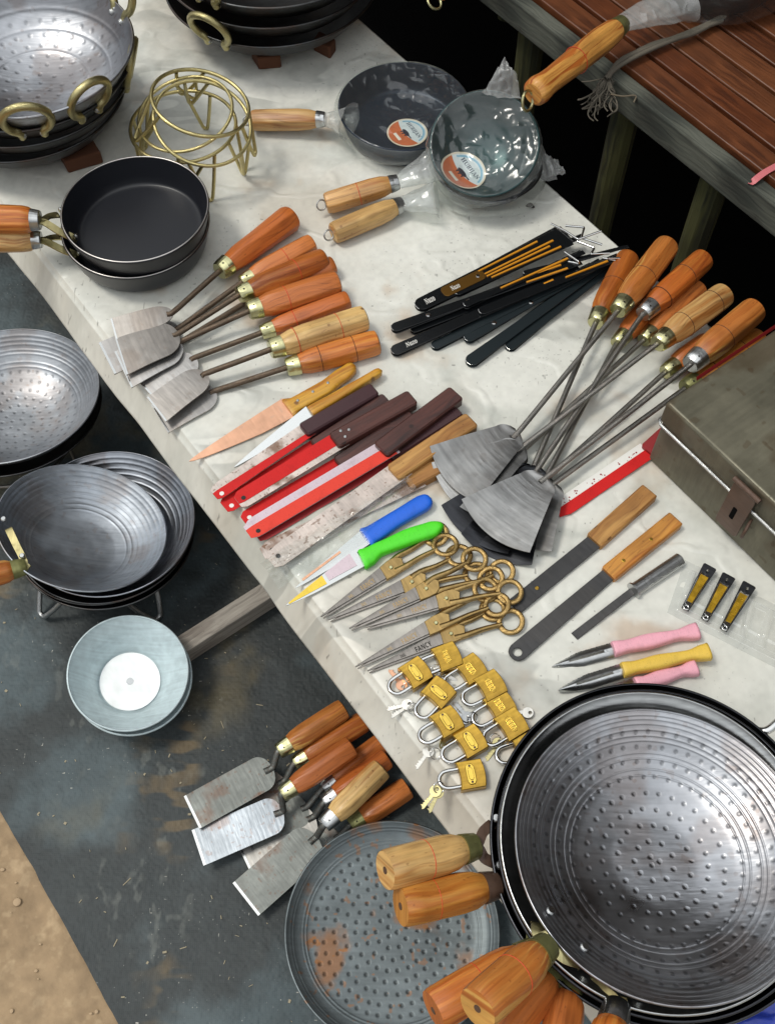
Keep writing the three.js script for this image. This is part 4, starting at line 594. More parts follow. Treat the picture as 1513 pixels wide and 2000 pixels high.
// ---------- nail clippers in a clear tray ----------
{
  const c0 = at(1337, 1093, TABLE + 0.003), ex = at(1560, 1203, TABLE + 0.003).sub(c0), ez = at(1302, 1196, TABLE + 0.003).sub(c0);
  const ux = ex.clone().normalize(), uz = ez.clone().normalize(), X = ex.length(), Z = ez.length();
  const g = sheet(180, 90, (u, v) => { const x = u * X, z = v * Z, e = Math.min(x, z, Z - z), fl = sm(0.009, 0.0125, e), rim = Math.exp(-Math.pow((e - 0.0105) / 0.0012, 2)); let y = 0.009 * fl + 0.0012 * rim;
    const cell = (x - 0.02) / 0.0215, cc = cell - Math.floor(cell) - 0.5, inw = sm(0.012, 0.016, Math.min(z, Z - z)); if (x > 0.016) y -= 0.0075 * inw * sm(0.42, 0.3, Math.abs(cc)); y += 0.0012 * Math.exp(-Math.pow((z - Z * 0.62) / 0.002, 2)) * fl; y += 0.0006 * fbm(u, v, 12, 8, 711, 3);
    const P = c0.clone().addScaledVector(ux, x).addScaledVector(uz, z); return [P.x, TABLE + 0.002 + y * 0.75, P.z]; }, 0);
  single('blister_tray', 'clear plastic blister tray holding three nail clippers', 'tray', null, g, M.clear, c0);
  const gold = M.gold;
  function clipper(label, A, B) {
    const a = at(A[0], A[1], TABLE + 0.013), b = at(B[0], B[1], TABLE + 0.011), f = frame(a, b), L = a.distanceTo(b), t = thing('nail_clipper', label, 'nail clipper', 'nail clippers in the clear tray', a), h = (u) => lerp(0.0078, 0.0042, u);
    for (const y of [-0.0004, -0.0034]) part(t, 'jaw_arm', sheet(14, 4, (u, v) => [u * L, y - (y < -0.001 ? 0 : 0.0012 * u), lerp(-h(u), h(u), v)], 0.0011).applyMatrix4(f), M.ironBlack);
    part(t, 'cutting_edge', sheet(4, 4, (u, v) => [-0.002 + u * 0.004, -0.0016 - 0.001 * (1 - u), lerp(-0.0068, 0.0068, v)], 0.003).applyMatrix4(f), M.ironBlack);
    const lv = part(t, 'lever', plate([[L * 0.2, -0.0052], [L * 0.3, -0.0058], [L * 0.93, -0.0037], [L * 0.95, 0], [L * 0.93, 0.0037], [L * 0.3, 0.0058], [L * 0.2, 0.0052], [L * 0.23, 0]], 0.0015, 0.0004).translate(0, 0.0004, 0).applyMatrix4(f), M.chrome);
    const sq = plate([[L * 0.25, -0.0046], [L * 0.86, -0.003], [L * 0.87, 0.0029], [L * 0.25, 0.0046]], 0.0007, 0.0002).translate(0, 0.0019, 0); part(lv, 'gold_panel', sq.applyMatrix4(f), gold);
    const fig = []; for (let i = 0; i < 4; i++) fig.push(torus(V(L * (0.36 + 0.12 * i), 0.0026, 0.0007 * (i % 2 ? 1 : -1)), V(0.1, 1, 0.2), 0.0015, 0.00035, 12, 5)); part(lv, 'embossed_scroll', merge(fig).applyMatrix4(f), gold);
    part(t, 'pin', lathe([[0, 0], [0, 0.0018], [0.006, 0.0014], [0.0075, 0.0006], [0.0075, 0]], 10).rotateZ(PI / 2).translate(L * 0.14, -0.001, 0).applyMatrix4(f), M.chrome);
    part(t, 'eyelet', torus(V(L * 0.985, 0.0008, 0), Y, 0.0026, 0.0011, 20, 8).applyMatrix4(f), M.chrome);
  }
  clipper('nail clipper at the far left of the clear tray, next to the steel file', [1386, 1106], [1338, 1188]);
  clipper('nail clipper in the middle of the three in the clear tray', [1423, 1124], [1376, 1208]);
  clipper('nail clipper at the right of the three, beside the empty cells of the clear tray', [1463, 1141], [1413, 1228]);
}
// ---------- peelers ----------
{
  function peeler(label, T_, J_, E_, y, mat) {
    const T = at(...hT(T_[0], T_[1], 0.003 + y)), J = at(...hT(J_[0], J_[1], 0.008 + y)), E = at(...hT(E_[0], E_[1], 0.0085 + y)), k = 1 / perM(J), t = thing('peeler', label, 'peeler', 'plastic-handled peelers beside the big pan', T), L = T.distanceTo(J), w = 30 * k, f = frame(T, J);
    const hwid = (u) => w / 2 * Math.pow(Math.min(1, u * 2.1), 0.6);
    for (const [a, b] of [[-1, -0.16], [0.16, 1]]) part(t, 'blade', sheet(60, 6, (u, v) => { const s = lerp(a, b, v), tooth = a < 0 && v < 0.01 ? 0.0006 * ((u * 24 % 1) < 0.5 ? 1 : 0) : 0; return [u * L * 1.03, 0.004 * (1 - s * s) - 0.003, s * hwid(u) - tooth]; }, 0.0007).applyMatrix4(f), M.greySteel);
    for (const [u0, u1] of [[0, 0.28], [0.86, 1.03]]) part(t, 'bridge', sheet(8, 4, (u, v) => { const s = lerp(-0.18, 0.18, v), q = lerp(u0, u1, u); return [q * L, 0.0012, s * hwid(q)]; }, 0.0007).applyMatrix4(f), M.greySteel);
    part(t, 'handle', moulded(J, E, [[0, 16 * k, 17 * k], [0.05, 14.5 * k, 15.5 * k], [0.15, 12 * k, 13.5 * k], [0.4, 15 * k, 15.5 * k], [0.74, 10.5 * k, 11 * k], [0.93, 16.5 * k, 17 * k], [1, 18 * k, 18.5 * k]], 0.0155, 0.985), mat);
  }
  peeler('pale pink handled peeler with a toothed blade, uppermost of the three', [1077, 1302], [1196, 1268], [1365, 1232], 0, M.pink);
  peeler('yellow handled peeler lying in the middle of the three', [1090, 1348], [1214, 1309], [1387, 1272], 0.006, M.yellow);
  peeler('pale pink handled peeler under the yellow one, mostly behind the pan rim', [1120, 1370], [1240, 1338], [1360, 1303], 0, M.pink);
}
// ---------- the metal cash box ----------
{
  const s0 = -0.382, s1 = 0.1, n0 = 0.676, n1 = 0.98, t = thing('metal_box', 'weathered grey metal box with a rusty hasp at the right end of the table', 'metal box', null, sn(s0, n0, TABLE));
  const bx = (a, b, c, d, e, f, r) => { const g = uvX(new RoundedBoxGeometry(b - a, f - e, d - c, 3, r)); g.applyMatrix4(new THREE.Matrix4().makeBasis(D, Y, N.clone().negate())); const P = sn((a + b) / 2, (c + d) / 2, (e + f) / 2); return g.translate(P.x, P.y, P.z); };
  part(t, 'box_body', bx(s0, s1, n0, n1, TABLE + 0.002, TABLE + 0.09, 0.003), M.trunk);
  const lid = part(t, 'lid', bx(s0 - 0.003, s1 + 0.003, n0 - 0.004, n1 + 0.004, TABLE + 0.082, TABLE + 0.118, 0.005), M.trunk);
  part(lid, 'rolled_edge', wire([sn(s0 - 0.003, n1, TABLE + 0.082), sn(s0 - 0.003, n0 - 0.003, TABLE + 0.082), sn(s0 - 0.001, n0 - 0.006, TABLE + 0.082), sn(s1, n0 - 0.006, TABLE + 0.082)], 0.0022, 60, 7, false, 0.05), M.greySteel);
  const sh = -0.252, hz = (pts, th, n) => { const g = plate(pts, th, 0.0005); g.applyMatrix4(new THREE.Matrix4().makeBasis(Y.clone().negate(), N.clone().negate(), D.clone().negate())); const P = sn(sh, n, TABLE + 0.108); return g.translate(P.x, P.y, P.z); };
  const hp = part(t, 'hasp', hz(rrect(0, 0.082, -0.016, 0.016, 0.006), 0.0022, n0 - 0.0085), M.hasp, 'dark brown hinged hasp plate');
  part(hp, 'slot', hz(rrect(0.036, 0.058, -0.003, 0.003, 0.002), 0.0006, n0 - 0.0106), M.black);
  part(hp, 'hinge_pin', wire([sn(sh - 0.019, n0 - 0.0085, TABLE + 0.109), sn(sh + 0.019, n0 - 0.0085, TABLE + 0.109)], 0.0034, 6, 9), M.hasp);
  part(t, 'staple', wire([sn(sh + 0.019, n0 - 0.003, TABLE + 0.066), sn(sh + 0.024, n0 - 0.016, TABLE + 0.062), sn(sh + 0.024, n0 - 0.016, TABLE + 0.046), sn(sh + 0.019, n0 - 0.003, TABLE + 0.042)], 0.002, 26, 7), M.hasp);
  single('red_cloth_strip', 'thin red cloth edge wedged between the metal box and the orange handles', 'cloth strip', null, sheet(20, 3, (u, v) => { const P = sn(s0 - 0.006 - 0.002 * v, lerp(n0 + 0.05, n1, u), TABLE + 0.112 + 0.005 * v); return [P.x, P.y, P.z]; }, 0.001), M.darkRed, sn(s0, n0 + 0.1, TABLE + 0.1));
}
// ---------- black tongs ----------
{
  const cp = (x, y, h) => at(750 + 0.3305 * x, 425 + 0.3305 * y, TABLE + h), txt = textDecal('Nuzo', 1, 1, '#d8d6d0', 'italic bold 54px serif');
  function tongs(label, A, B, h0, h1, wpx, o = {}) {
    const a = cp(A[0], A[1], h0), b = cp(B[0], B[1], h1), k = 0.3305 / perM(a), L = a.distanceTo(b), w = wpx * 1.35 * k, f = frame(a, b), t = thing('tongs', label, 'tongs', 'black serving tongs heaped near the far edge', a), sp = o.spread ?? 0.0;
    const shape = (w0, w1) => { const s = new THREE.Shape(), r = w0 / 2; s.moveTo(r, -r); s.lineTo(L, -w1 / 2); s.lineTo(L, w1 / 2); s.lineTo(r, r); s.absarc(r, 0, r, PI / 2, PI * 1.5); return s; };
    for (const [i, dy] of [[0, 0], [1, -0.005]]) { const g = plate(shape(w, w * (o.taper ?? 0.75)), 0.0016, 0.0004).translate(0, dy, 0); if (i) g.rotateY(sp || 0.03); part(t, 'leg', g.applyMatrix4(f), o.mat ?? M.gloss); }
    const bevel = wire([V(0.001, 0.0016, w * 0.3), V(0.0, 0.0014, 0), V(0.001, 0.0016, -w * 0.3)], 0.0006, 10, 5); part(t, 'bright_tip', bevel.applyMatrix4(f), M.chrome);
    for (const q of o.rivet ?? []) part(t, 'rivet', disc(0.0032, 0.002, 12).translate(L * q, 0.0015, 0).applyMatrix4(f), M.chrome);
    if (o.label) { const q = part(t, 'grip_label', plate(rrect(L * 0.17, L * 0.44, -w * 0.42, w * 0.42, w * 0.3), 0.0012, 0.0004).translate(0, 0.0017, 0).applyMatrix4(f), M.goldLabel); part(q, 'print', printPlane(L * 0.2, L * 0.3, -w * 0.3, w * 0.3, 0.0032).applyMatrix4(f), txt); }
    for (const [u0, u1, z0, z1] of o.stripes ?? []) part(t, 'orange_inlay', plate([[L * u0, z0 * w - 0.0011], [L * u1, z1 * w - 0.0014], [L * u1, z1 * w + 0.0014], [L * u0, z0 * w + 0.0011]], 0.0022, 0.0003).translate(0, 0.0014, 0).applyMatrix4(f), M.tongOrange);
    if (o.print) part(t, 'print', printPlane(L * o.print, L * (o.print + 0.11), -w * 0.36, w * 0.36, 0.0019).applyMatrix4(f), txt);
    if (o.spring) { const [p, q, r, s] = o.spring.map((e) => cp(e[0], e[1], e[2])); part(t, 'wire_spring', wire([p, q, r, s], 0.0016, 40, 6, false, 0.05), M.chrome); }
    return t;
  }
  tongs('tongs lying lowest right with a dark grey leg, nearest the orange handles', [725, 775], [1385, 265], 0.004, 0.01, 48, { mat: M.tealBlack, taper: 0.6 });
  tongs('tongs with a broad teal-black leg reaching furthest down the cloth', [492, 862], [1330, 262], 0.006, 0.014, 62, { mat: M.tealBlack, taper: 0.55 });
  tongs('tongs with two bright rivets, between the broad pair and the lettered pair', [478, 722], [1300, 262], 0.008, 0.018, 50, { mat: M.tealBlack, rivet: [0.2, 0.46] });
  tongs('tongs with a smooth greenish edge just right of the lettered pair', [282, 765], [1230, 300], 0.006, 0.02, 46, { mat: M.tealBlack });
  tongs('tongs whose round black end carries white letters, lowest left of the heap', [44, 795], [1100, 330], 0.009, 0.024, 56, { print: 0.05, stripes: [[0.62, 0.9, 0, 0]] });
  tongs('tongs half buried behind the long black one, thin bright rim', [158, 668], [1150, 300], 0.008, 0.024, 40, {});
  tongs('tongs with a long plain black leg and a round rivet near its end, furthest left', [44, 658], [1160, 262], 0.016, 0.03, 50, { rivet: [0.19, 0.4], stripes: [[0.7, 0.9, -0.25, -0.3], [0.7, 0.92, 0.25, 0.3]], spring: [[1040, 250, 0.03], [1150, 272, 0.032], [1145, 258, 0.036], [1065, 203, 0.034]] });
  tongs('tongs with an orange inlay near the wire spring at the right end of the heap', [560, 560], [1400, 232], 0.02, 0.028, 44, { stripes: [[0.6, 0.9, 0, 0]], spring: [[1290, 238, 0.03], [1410, 262, 0.032], [1408, 240, 0.034], [1320, 240, 0.036]] });
  tongs('tongs with a gold label plate and long orange inlays, uppermost of the heap', [188, 528], [1080, 98], 0.02, 0.03, 70, { label: true, print: 0.03, rivet: [0.4], taper: 1.5, stripes: [[0.42, 0.82, -0.3, -0.42], [0.44, 0.9, 0.1, 0.05], [0.44, 0.86, 0.32, 0.34]], spring: [[985, 36, 0.03], [1070, 80, 0.034], [1145, 128, 0.036], [1280, 80, 0.04]] });
  tongs('thin tongs with a narrow black leg ending just left of the teal leg', [400, 690], [1240, 282], 0.005, 0.016, 30, { mat: M.gloss });
  tongs('thin tongs with an orange strip lying across the middle of the heap', [470, 520], [1180, 205], 0.024, 0.032, 32, { stripes: [[0.3, 0.86, 0, 0]] });
  tongs('thin tongs with a dark leg pointing to the highest long turner', [820, 330], [1440, 172], 0.026, 0.03, 24, { mat: M.gloss });
  tongs('thin tongs with a yellow strip next to the gold labelled pair', [420, 450], [1110, 150], 0.022, 0.03, 34, { stripes: [[0.3, 0.9, 0.1, 0]], spring: [[1140, 140, 0.034], [1240, 180, 0.036], [1220, 215, 0.036], [1330, 210, 0.036]] });
  tongs('tongs seen edge on behind the gold-labelled pair, with an open wire spring', [640, 330], [1170, 110], 0.01, 0.026, 34, { spring: [[1070, 48, 0.03], [1180, 58, 0.032], [1165, 120, 0.034], [1285, 160, 0.034]] });
}
// ---------- pans, woks and bowls ----------
const wokProf = (R, d, k = 1) => [[0, 0], [0.22 * R, 0.012 * d], [0.45 * R, 0.1 * d], [0.68 * R, 0.32 * d * k], [0.86 * R, 0.64 * d * k], [R, d]];
const panProf = (R, d, f = 0.84) => [[0, 0], [f * 0.5 * R, 0], [f * 0.93 * R, 0], [f * R, 0.04 * d], [(f + (1 - f) * 0.35) * R, 0.28 * d], [R, d]];
const strip = (pts, w, th = 0.0016, n = 24) => { const c = new THREE.CatmullRomCurve3(pts); return sheet(n, 4, (u, v) => { const p = c.getPoint(u), t = c.getTangent(u), s = t.clone().cross(Y).normalize(); const ww = typeof w === 'function' ? w(u) : w; p.addScaledVector(s, (v - 0.5) * ww); return [p.x, p.y, p.z]; }, th); };
function potHandle(t, arms, Fp, E, o) {                      // a forked strap riveted to the rim, a ferrule and a turned handle
  for (const a of arms) {
    const m = a.clone().lerp(Fp, 0.55).add(V(0, 0.003, 0)); const side = m.clone().sub(a.clone().lerp(Fp, 0.55));
    const out = Fp.clone().sub(a).setY(0).normalize(), a2 = a.clone().addScaledVector(out, o.over ?? 0.005);
    part(t, 'strap', strip([a2.clone().add(V(0, -0.012, 0)), a2.clone().add(V(0, -0.005, 0)), a2.clone().lerp(Fp, 0.35).add(V(0, -0.002, 0)).addScaledVector(Fp.clone().sub(arms[0].clone().lerp(arms[1], 0.5)).normalize(), 0.004), Fp.clone().lerp(a2, 0.12), Fp.clone().lerp(E, 0.03)], (u) => lerp(o.sw ?? 0.011, 0.009, u), 0.0022), o.strap ?? M.oldBrass);
    part(t, 'rivet', disc(0.0042, 0.0028, 14).applyQuaternion(new THREE.Quaternion().setFromUnitVectors(Y, (o.inward ?? V(0, 1, 0)).clone().normalize())).translate(...(o.rivets ? o.rivets[arms.indexOf(a)] : a).toArray()), M.greySteel);
  }
  const h = grip(t, Fp, E, { shape: 'pan', pin: false, tone: false, ...o }), q = new THREE.Quaternion().setFromUnitVectors(Y, E.clone().sub(Fp).normalize());
  part(h, 'end_hole', disc(0.0034, 0.0008, 14).applyQuaternion(q).translate(E.x, E.y, E.z), M.hasp); return h;
}
const dimples = (R, rows, rad, dep) => rows.map(([q, n], i) => [q * R, n, i * 0.37, rad, -dep]);
const rowsBig = [[0.035, 3], [0.14, 9], [0.26, 17], [0.37, 25], [0.48, 33], [0.59, 42], [0.69, 47], [0.78, 52], [0.87, 56]];
const ringGrooves = (R, l, d = 0.0005, w = 0.0008) => l.map((q) => [q * R, d, w]);
// the stack of pans at the lower right
{
  const G = 'stack of handled pans at the near right corner', px = (x, y, h) => at(x, y, TABLE + h);
  const mk = (label, c, h, Rpx, d, mat, o = {}) => { const C = px(c[0], c[1], h), R = Rpx / perM(C), m = pose(C, o.n ?? Y, d), t = thing('handled_pan', label, 'pan', G, V(C.x, C.y - d, C.z)); part(t, 'bowl', bowl(o.prof ? o.prof(R, d) : wokProf(R, d), { seg: o.seg ?? 120, n: o.nn ?? 60, grooves: ringGrooves(R, o.gr ?? []), dimples: o.dim ? dimples(R, rowsBig, 0.0031, 0.0004) : [], grime: o.dim ? 0.4 : 0, bead: 0.0018, th: 0.0017 }).applyMatrix4(m), mat); t.R = R; return t; };
  const p5 = mk('lowest pan of the corner stack, its red-brown handle pointing down at the bottom edge', [1280, 1652], 0.05, 312, 0.045, M.ironBlack, { prof: panProf });
  potHandle(p5, [px(1075, 1875, 0.05), px(1120, 1905, 0.05)], px(1112, 1918, 0.058), px(1085, 2080, 0.09), { wood: M.redwood, R: 0.0172, strap: M.olive, fm: M.olive, fl: 0.014 });
  const p6 = mk('pan in the corner stack whose orange-red handle lies lowest below the two crossing ones', [1282, 1652], 0.058, 314, 0.045, M.ironBlack, { prof: panProf });
  potHandle(p6, [px(1030, 1840, 0.058), px(1080, 1880, 0.058)], px(1085, 1892, 0.062), px(972, 2035, 0.09), { wood: M.redwood, R: 0.0172, strap: M.olive, fm: M.olive, fl: 0.014 });
  const p4 = mk('pan in the corner stack with the amber handle second down over the griddle', [1284, 1650], 0.066, 318, 0.045, M.ironBlack, { prof: panProf });
  potHandle(p4, [px(985, 1690, 0.066), px(1000, 1740, 0.066)], px(972, 1728, 0.068), px(782, 1770, 0.098), { wood: M.amber, R: 0.0182, strap: M.hasp, fm: M.hasp, marks: [0.62], mark: M.ringRed, fl: 0.016 });
  const p3 = mk('big black-walled pan of the corner stack with the pale yellow handle at the left', [1288, 1648], 0.076, 327, 0.05, M.ironBlack, { prof: panProf, gr: [0.86, 0.9, 0.93, 0.96] });
  potHandle(p3, [px(968, 1598, 0.074), px(975, 1690, 0.074)], px(930, 1652, 0.078), px(752, 1700, 0.115), { wood: M.pale, R: 0.0178, strap: M.hasp, fm: M.olive, marks: [0.5], fl: 0.016 });
  part(p3, 'loop_handle', wire([px(1478, 1428, 0.066), px(1500, 1425, 0.07), px(1545, 1392, 0.074), px(1580, 1420, 0.074), px(1530, 1470, 0.07)], 0.0042, 40, 9), M.chrome);
  const p2b = mk('pan of the corner stack whose orange handle runs directly under the uppermost handle', [1288, 1648], 0.086, 313, 0.05, M.ironBlack, { prof: panProf, gr: [0.88, 0.93] });
  potHandle(p2b, [px(1040, 1800, 0.084), px(1090, 1845, 0.084)], px(1046, 1856, 0.078), px(846, 1974, 0.098), { wood: M.orange, R: 0.0182, strap: M.olive, fm: M.olive, marks: [0.5], fl: 0.016 });
  const p2 = mk('steel pan second from the top of the corner stack, grey ferrule at the bottom edge', [1285, 1645], 0.1, 305, 0.05, M.greySteel, { prof: wokProf, gr: [0.88, 0.92, 0.96] });
  potHandle(p2, [px(1152, 1892, 0.096), px(1250, 1942, 0.096)], px(1205, 1960, 0.1), px(1168, 2110, 0.13), { wood: M.orange, R: 0.0172, strap: M.oldBrass, fm: M.greySteel, fl: 0.02 });
  const p1 = mk('large dimpled steel pan on top of the corner stack, brass forked strap and orange handle', [1297, 1653], 0.11, 288, 0.042, M.wokDim, { n: V(0.02, 1, -0.1), dim: true, seg: 560, nn: 240, prof: (R, d) => [[0, 0], [0.3 * R, 0.03 * d], [0.55 * R, 0.2 * d], [0.75 * R, 0.48 * d], [0.9 * R, 0.8 * d], [R, d]], gr: [0.6, 0.64, 0.71, 0.745, 0.82, 0.85, 0.885, 0.92, 0.95, 0.975] });
  potHandle(p1, [px(1052, 1796, 0.116), px(1138, 1876, 0.116)], px(1070, 1846, 0.12), px(932, 1970, 0.165), { wood: M.mixed, R: 0.0182, strap: M.oldBrass, fm: M.olive, marks: [0.42], inward: V(0.4, 1, -0.3), fl: 0.016, over: 0.002, rivets: [px(1074, 1779, 0.113), px(1140, 1850, 0.115)], sw: 0.015 });
  single('blue_plastic_sheet', 'blue plastic sheet peeking out at the lower right corner below the pans', 'plastic sheet', null, sheet(40, 40, (u, v) => { const a = at(1395 + 190 * u, 1935 + 110 * v, TABLE + 0.004); return [a.x, TABLE + 0.004 + 0.01 * fbm(u, v, 5, 5, 801, 3), a.z]; }, 0.001), M.bluePlastic, at(1480, 1990, TABLE));
}
// the dimpled griddle on the ground
{
  const C = at(766, 1816, 0.05), R = 206 / perM(C), d = 0.02, m = pose(C, V(0.02, 1, 0.02), d), t = thing('griddle', 'rust-stained dimpled iron griddle lying on the ground sheet under the pan handles', 'griddle', null, V(C.x, C.y - d, C.z));
  part(t, 'plate', bowl([[0, 0], [0.5 * R, 0.001], [0.78 * R, 0.004], [0.9 * R, 0.009], [0.955 * R, 0.014], [R, d]], { seg: 500, n: 140, th: 0.003, bead: 0.0022, grooves: ringGrooves(R, [0.82, 0.85, 0.94, 0.965], 0.0005, 0.0008), dimples: dimples(R, [[0.05, 3], [0.15, 9], [0.25, 16], [0.35, 22], [0.45, 28], [0.55, 34], [0.65, 40], [0.74, 45]], 0.0042, 0.0005), grime: 0.55 }).applyMatrix4(m), M.tawaDim);
}
// woks on the ground at the left
function wireStand(name, label, cat, group, C, R, drop, legs, n, mat, r = 0.003, spread = 1.22, wl = 0.28) {
  const m = pose(C, n, 0), t = thing(name, label, cat, group, C), f = (a, k, y) => V(Math.cos(a) * R * k, y, Math.sin(a) * R * k).applyMatrix4(m);
  const pts = []; for (let i = 0; i < 28; i++) pts.push(f(i / 28 * 2 * PI, 1, 0)); part(t, 'ring', wire(pts, r, 120, 7, true), mat);
  for (const a of legs) part(t, 'leg', wire([f(a - wl, 1, -r), f(a - wl * 0.55, 1 + (spread - 1) * 0.5, -drop * 0.55), f(a - wl * 0.18, spread * 0.99, -drop * 0.95), f(a, spread, -drop), f(a + wl * 0.18, spread * 0.99, -drop * 0.95), f(a + wl * 0.55, 1 + (spread - 1) * 0.5, -drop * 0.55), f(a + wl, 1, -r)], r, 50, 7, false, 0.3), mat);
  return t;
}
{
  const G = 'steel woks stacked on the ground sheet at the left', g = (x, y, h) => at(x, y, GROUND + h);
  const mk = (label, c, h, Rpx, d, n, mat, o = {}) => { const C = o.C ?? g(c[0], c[1], h), R = Rpx / perM(C), t = thing('wok', label, 'wok', G, C.clone().addScaledVector(n.clone().normalize(), -d)); part(t, 'bowl', bowl(wokProf(R, d), { seg: o.dim ? 420 : 140, n: o.dim ? 160 : 130, th: 0.0015, bead: 0.0016, grooves: ringGrooves(R, o.gr ?? [], 0.0006, 0.0011), dimples: o.dim ? dimples(R, [[0.08, 5], [0.18, 11], [0.28, 18], [0.38, 24], [0.48, 30], [0.58, 36], [0.67, 42]], 0.0038, 0.0004) : [], grime: o.dim ? 0.3 : 0 }).applyMatrix4(pose(C, n, d)), mat); return t; };
  const nA = V(0.02, 1, -0.12);
  wireStand('wok_stand', 'wire stand holding the dimpled woks at the left edge', 'stand', 'wire stands on the ground', g(24, 850, 0.075), 0.1, 0.068, [0.5, 1.6, 2.7, 3.7, 4.7, 5.7], Y, M.rod, 0.0032);
  mk('wok second in the dimpled stack, only its rim and dark wall showing', [16, 792], 0.125, 178, 0.07, nA, M.wokDark, { gr: [0.9] });
  mk('dimpled steel wok on top of its stack at the left edge', [12, 768], 0.155, 178, 0.075, nA, M.brightDim, { dim: true, gr: [0.72, 0.76, 0.83, 0.86, 0.9, 0.93, 0.96] });
  const lg = [0.72, 1.0, 0.85];
  wireStand('wok_stand', 'wire stand with one bent leg reaching towards the white cup', 'stand', 'wire stands on the ground', g(200, 1066, 0.06), 0.1, 0.052, [0.85, 2.35, 3.6, 4.6, 5.7], Y, M.greySteel, 0.0042, 1.34, 0.3);
  const gr = [0.58, 0.64, 0.7, 0.76, 0.82, 0.87, 0.92, 0.96], nB = V(0.05, 1, -0.05);
  mk('lowest wok of the ringed stack above the wire leg', [208, 1040], 0.1, 168, 0.06, nB, M.wokDark, { gr });
  mk('wok third from the top of the ringed stack, rim showing as a thin line', [205, 1030], 0.115, 167, 0.06, nB, M.wokDark, { gr });
  mk('ringed steel wok second from the top, open to the right behind the tilted one', [211, 1018], 0.13, 166, 0.06, nB, M.wok, { gr });
  const top = mk('tilted steel wok on top of the ringed stack, orange handle at the left', [163, 1022], 0.15, 160, 0.058, V(0.36, 1, -0.24), M.wokBright, { gr, C: g(211, 1018, 0.13).add(V(0, 0.103, 0)).addScaledVector(V(0.36, 1, -0.24).normalize(), -0.088) });
  potHandle(top, [g(8, 1014, 0.2), g(44, 1086, 0.195)], g(52, 1106, 0.19), g(-64, 1136, 0.205), { wood: M.mixed, R: 0.0175, strap: M.oldBrass, fm: M.olive, over: 0.014 });
  const hid = mk('wok in the ringed stack whose red handle shows at the very left edge', [200, 1034], 0.107, 165, 0.06, nB, M.wokDark, { gr });
  potHandle(hid, [g(20, 1000, 0.12), g(30, 1050, 0.12)], g(14, 1020, 0.12), g(-80, 1050, 0.13), { wood: M.redwood, R: 0.0175, strap: M.olive, fm: M.olive });
}
// the pale tin cups on the ground
{
  const G = 'pale tin cups nested on the ground', mk = (label, c, h, Rpx, n) => { const C = at(c[0], c[1], GROUND + h), R = Rpx / perM(C), d = 0.056, m = pose(C, n, d), t = thing('tin_cup', label, 'cup', G, C.clone().add(V(0, -d, 0))); part(t, 'bowl', bowl([[0, 0], [0.3 * R, 0], [0.52 * R, 0], [0.56 * R, 0.002], [0.68 * R, 0.02], [0.84 * R, 0.04], [R, d]], { seg: 120, n: 70, th: 0.0012, bead: 0.0022, grooves: ringGrooves(R, [0.66, 0.72, 0.78], 0.0004, 0.0012) }).applyMatrix4(m), M.zinc);
    part(t, 'floor_plate', lathe([[0, 0], [0, 0.53 * R], [0.0012, 0.525 * R], [0.0012, 0.07 * R], [0.0006, 0.06 * R], [0.0006, 0]], 60).rotateZ(PI / 2).translate(0, 0.0016, 0).applyMatrix4(m), M.zincFloor); part(t, 'hole', disc(0.0052, 0.0008, 20).translate(0, 0.0024, 0).applyMatrix4(m), M.greySteel); return t; };
  mk('lower pale tin cup, its rim just showing at the right under the other', [259, 1323], 0.066, 112, V(0.15, 1, 0.1));
  mk('upper pale tin cup with a bright white floor and a small hole in it', [251, 1313], 0.082, 113, V(0.17, 1, 0.12));
  const a = sn(-0.7, 0.122, 0.022), b = sn(-0.7, 0.62, 0.022), q = new RoundedBoxGeometry(a.distanceTo(b), 0.04, 0.03, 2, 0.002); 
  single('wooden_bar', 'weathered grey wooden bar running from the pale cups under the table', 'wooden bar', null, uvX(q).applyMatrix4(frame(a, b).setPosition(a.clone().lerp(b, 0.5).add(V(0, GROUND, 0)))), M.greywood, a);
}
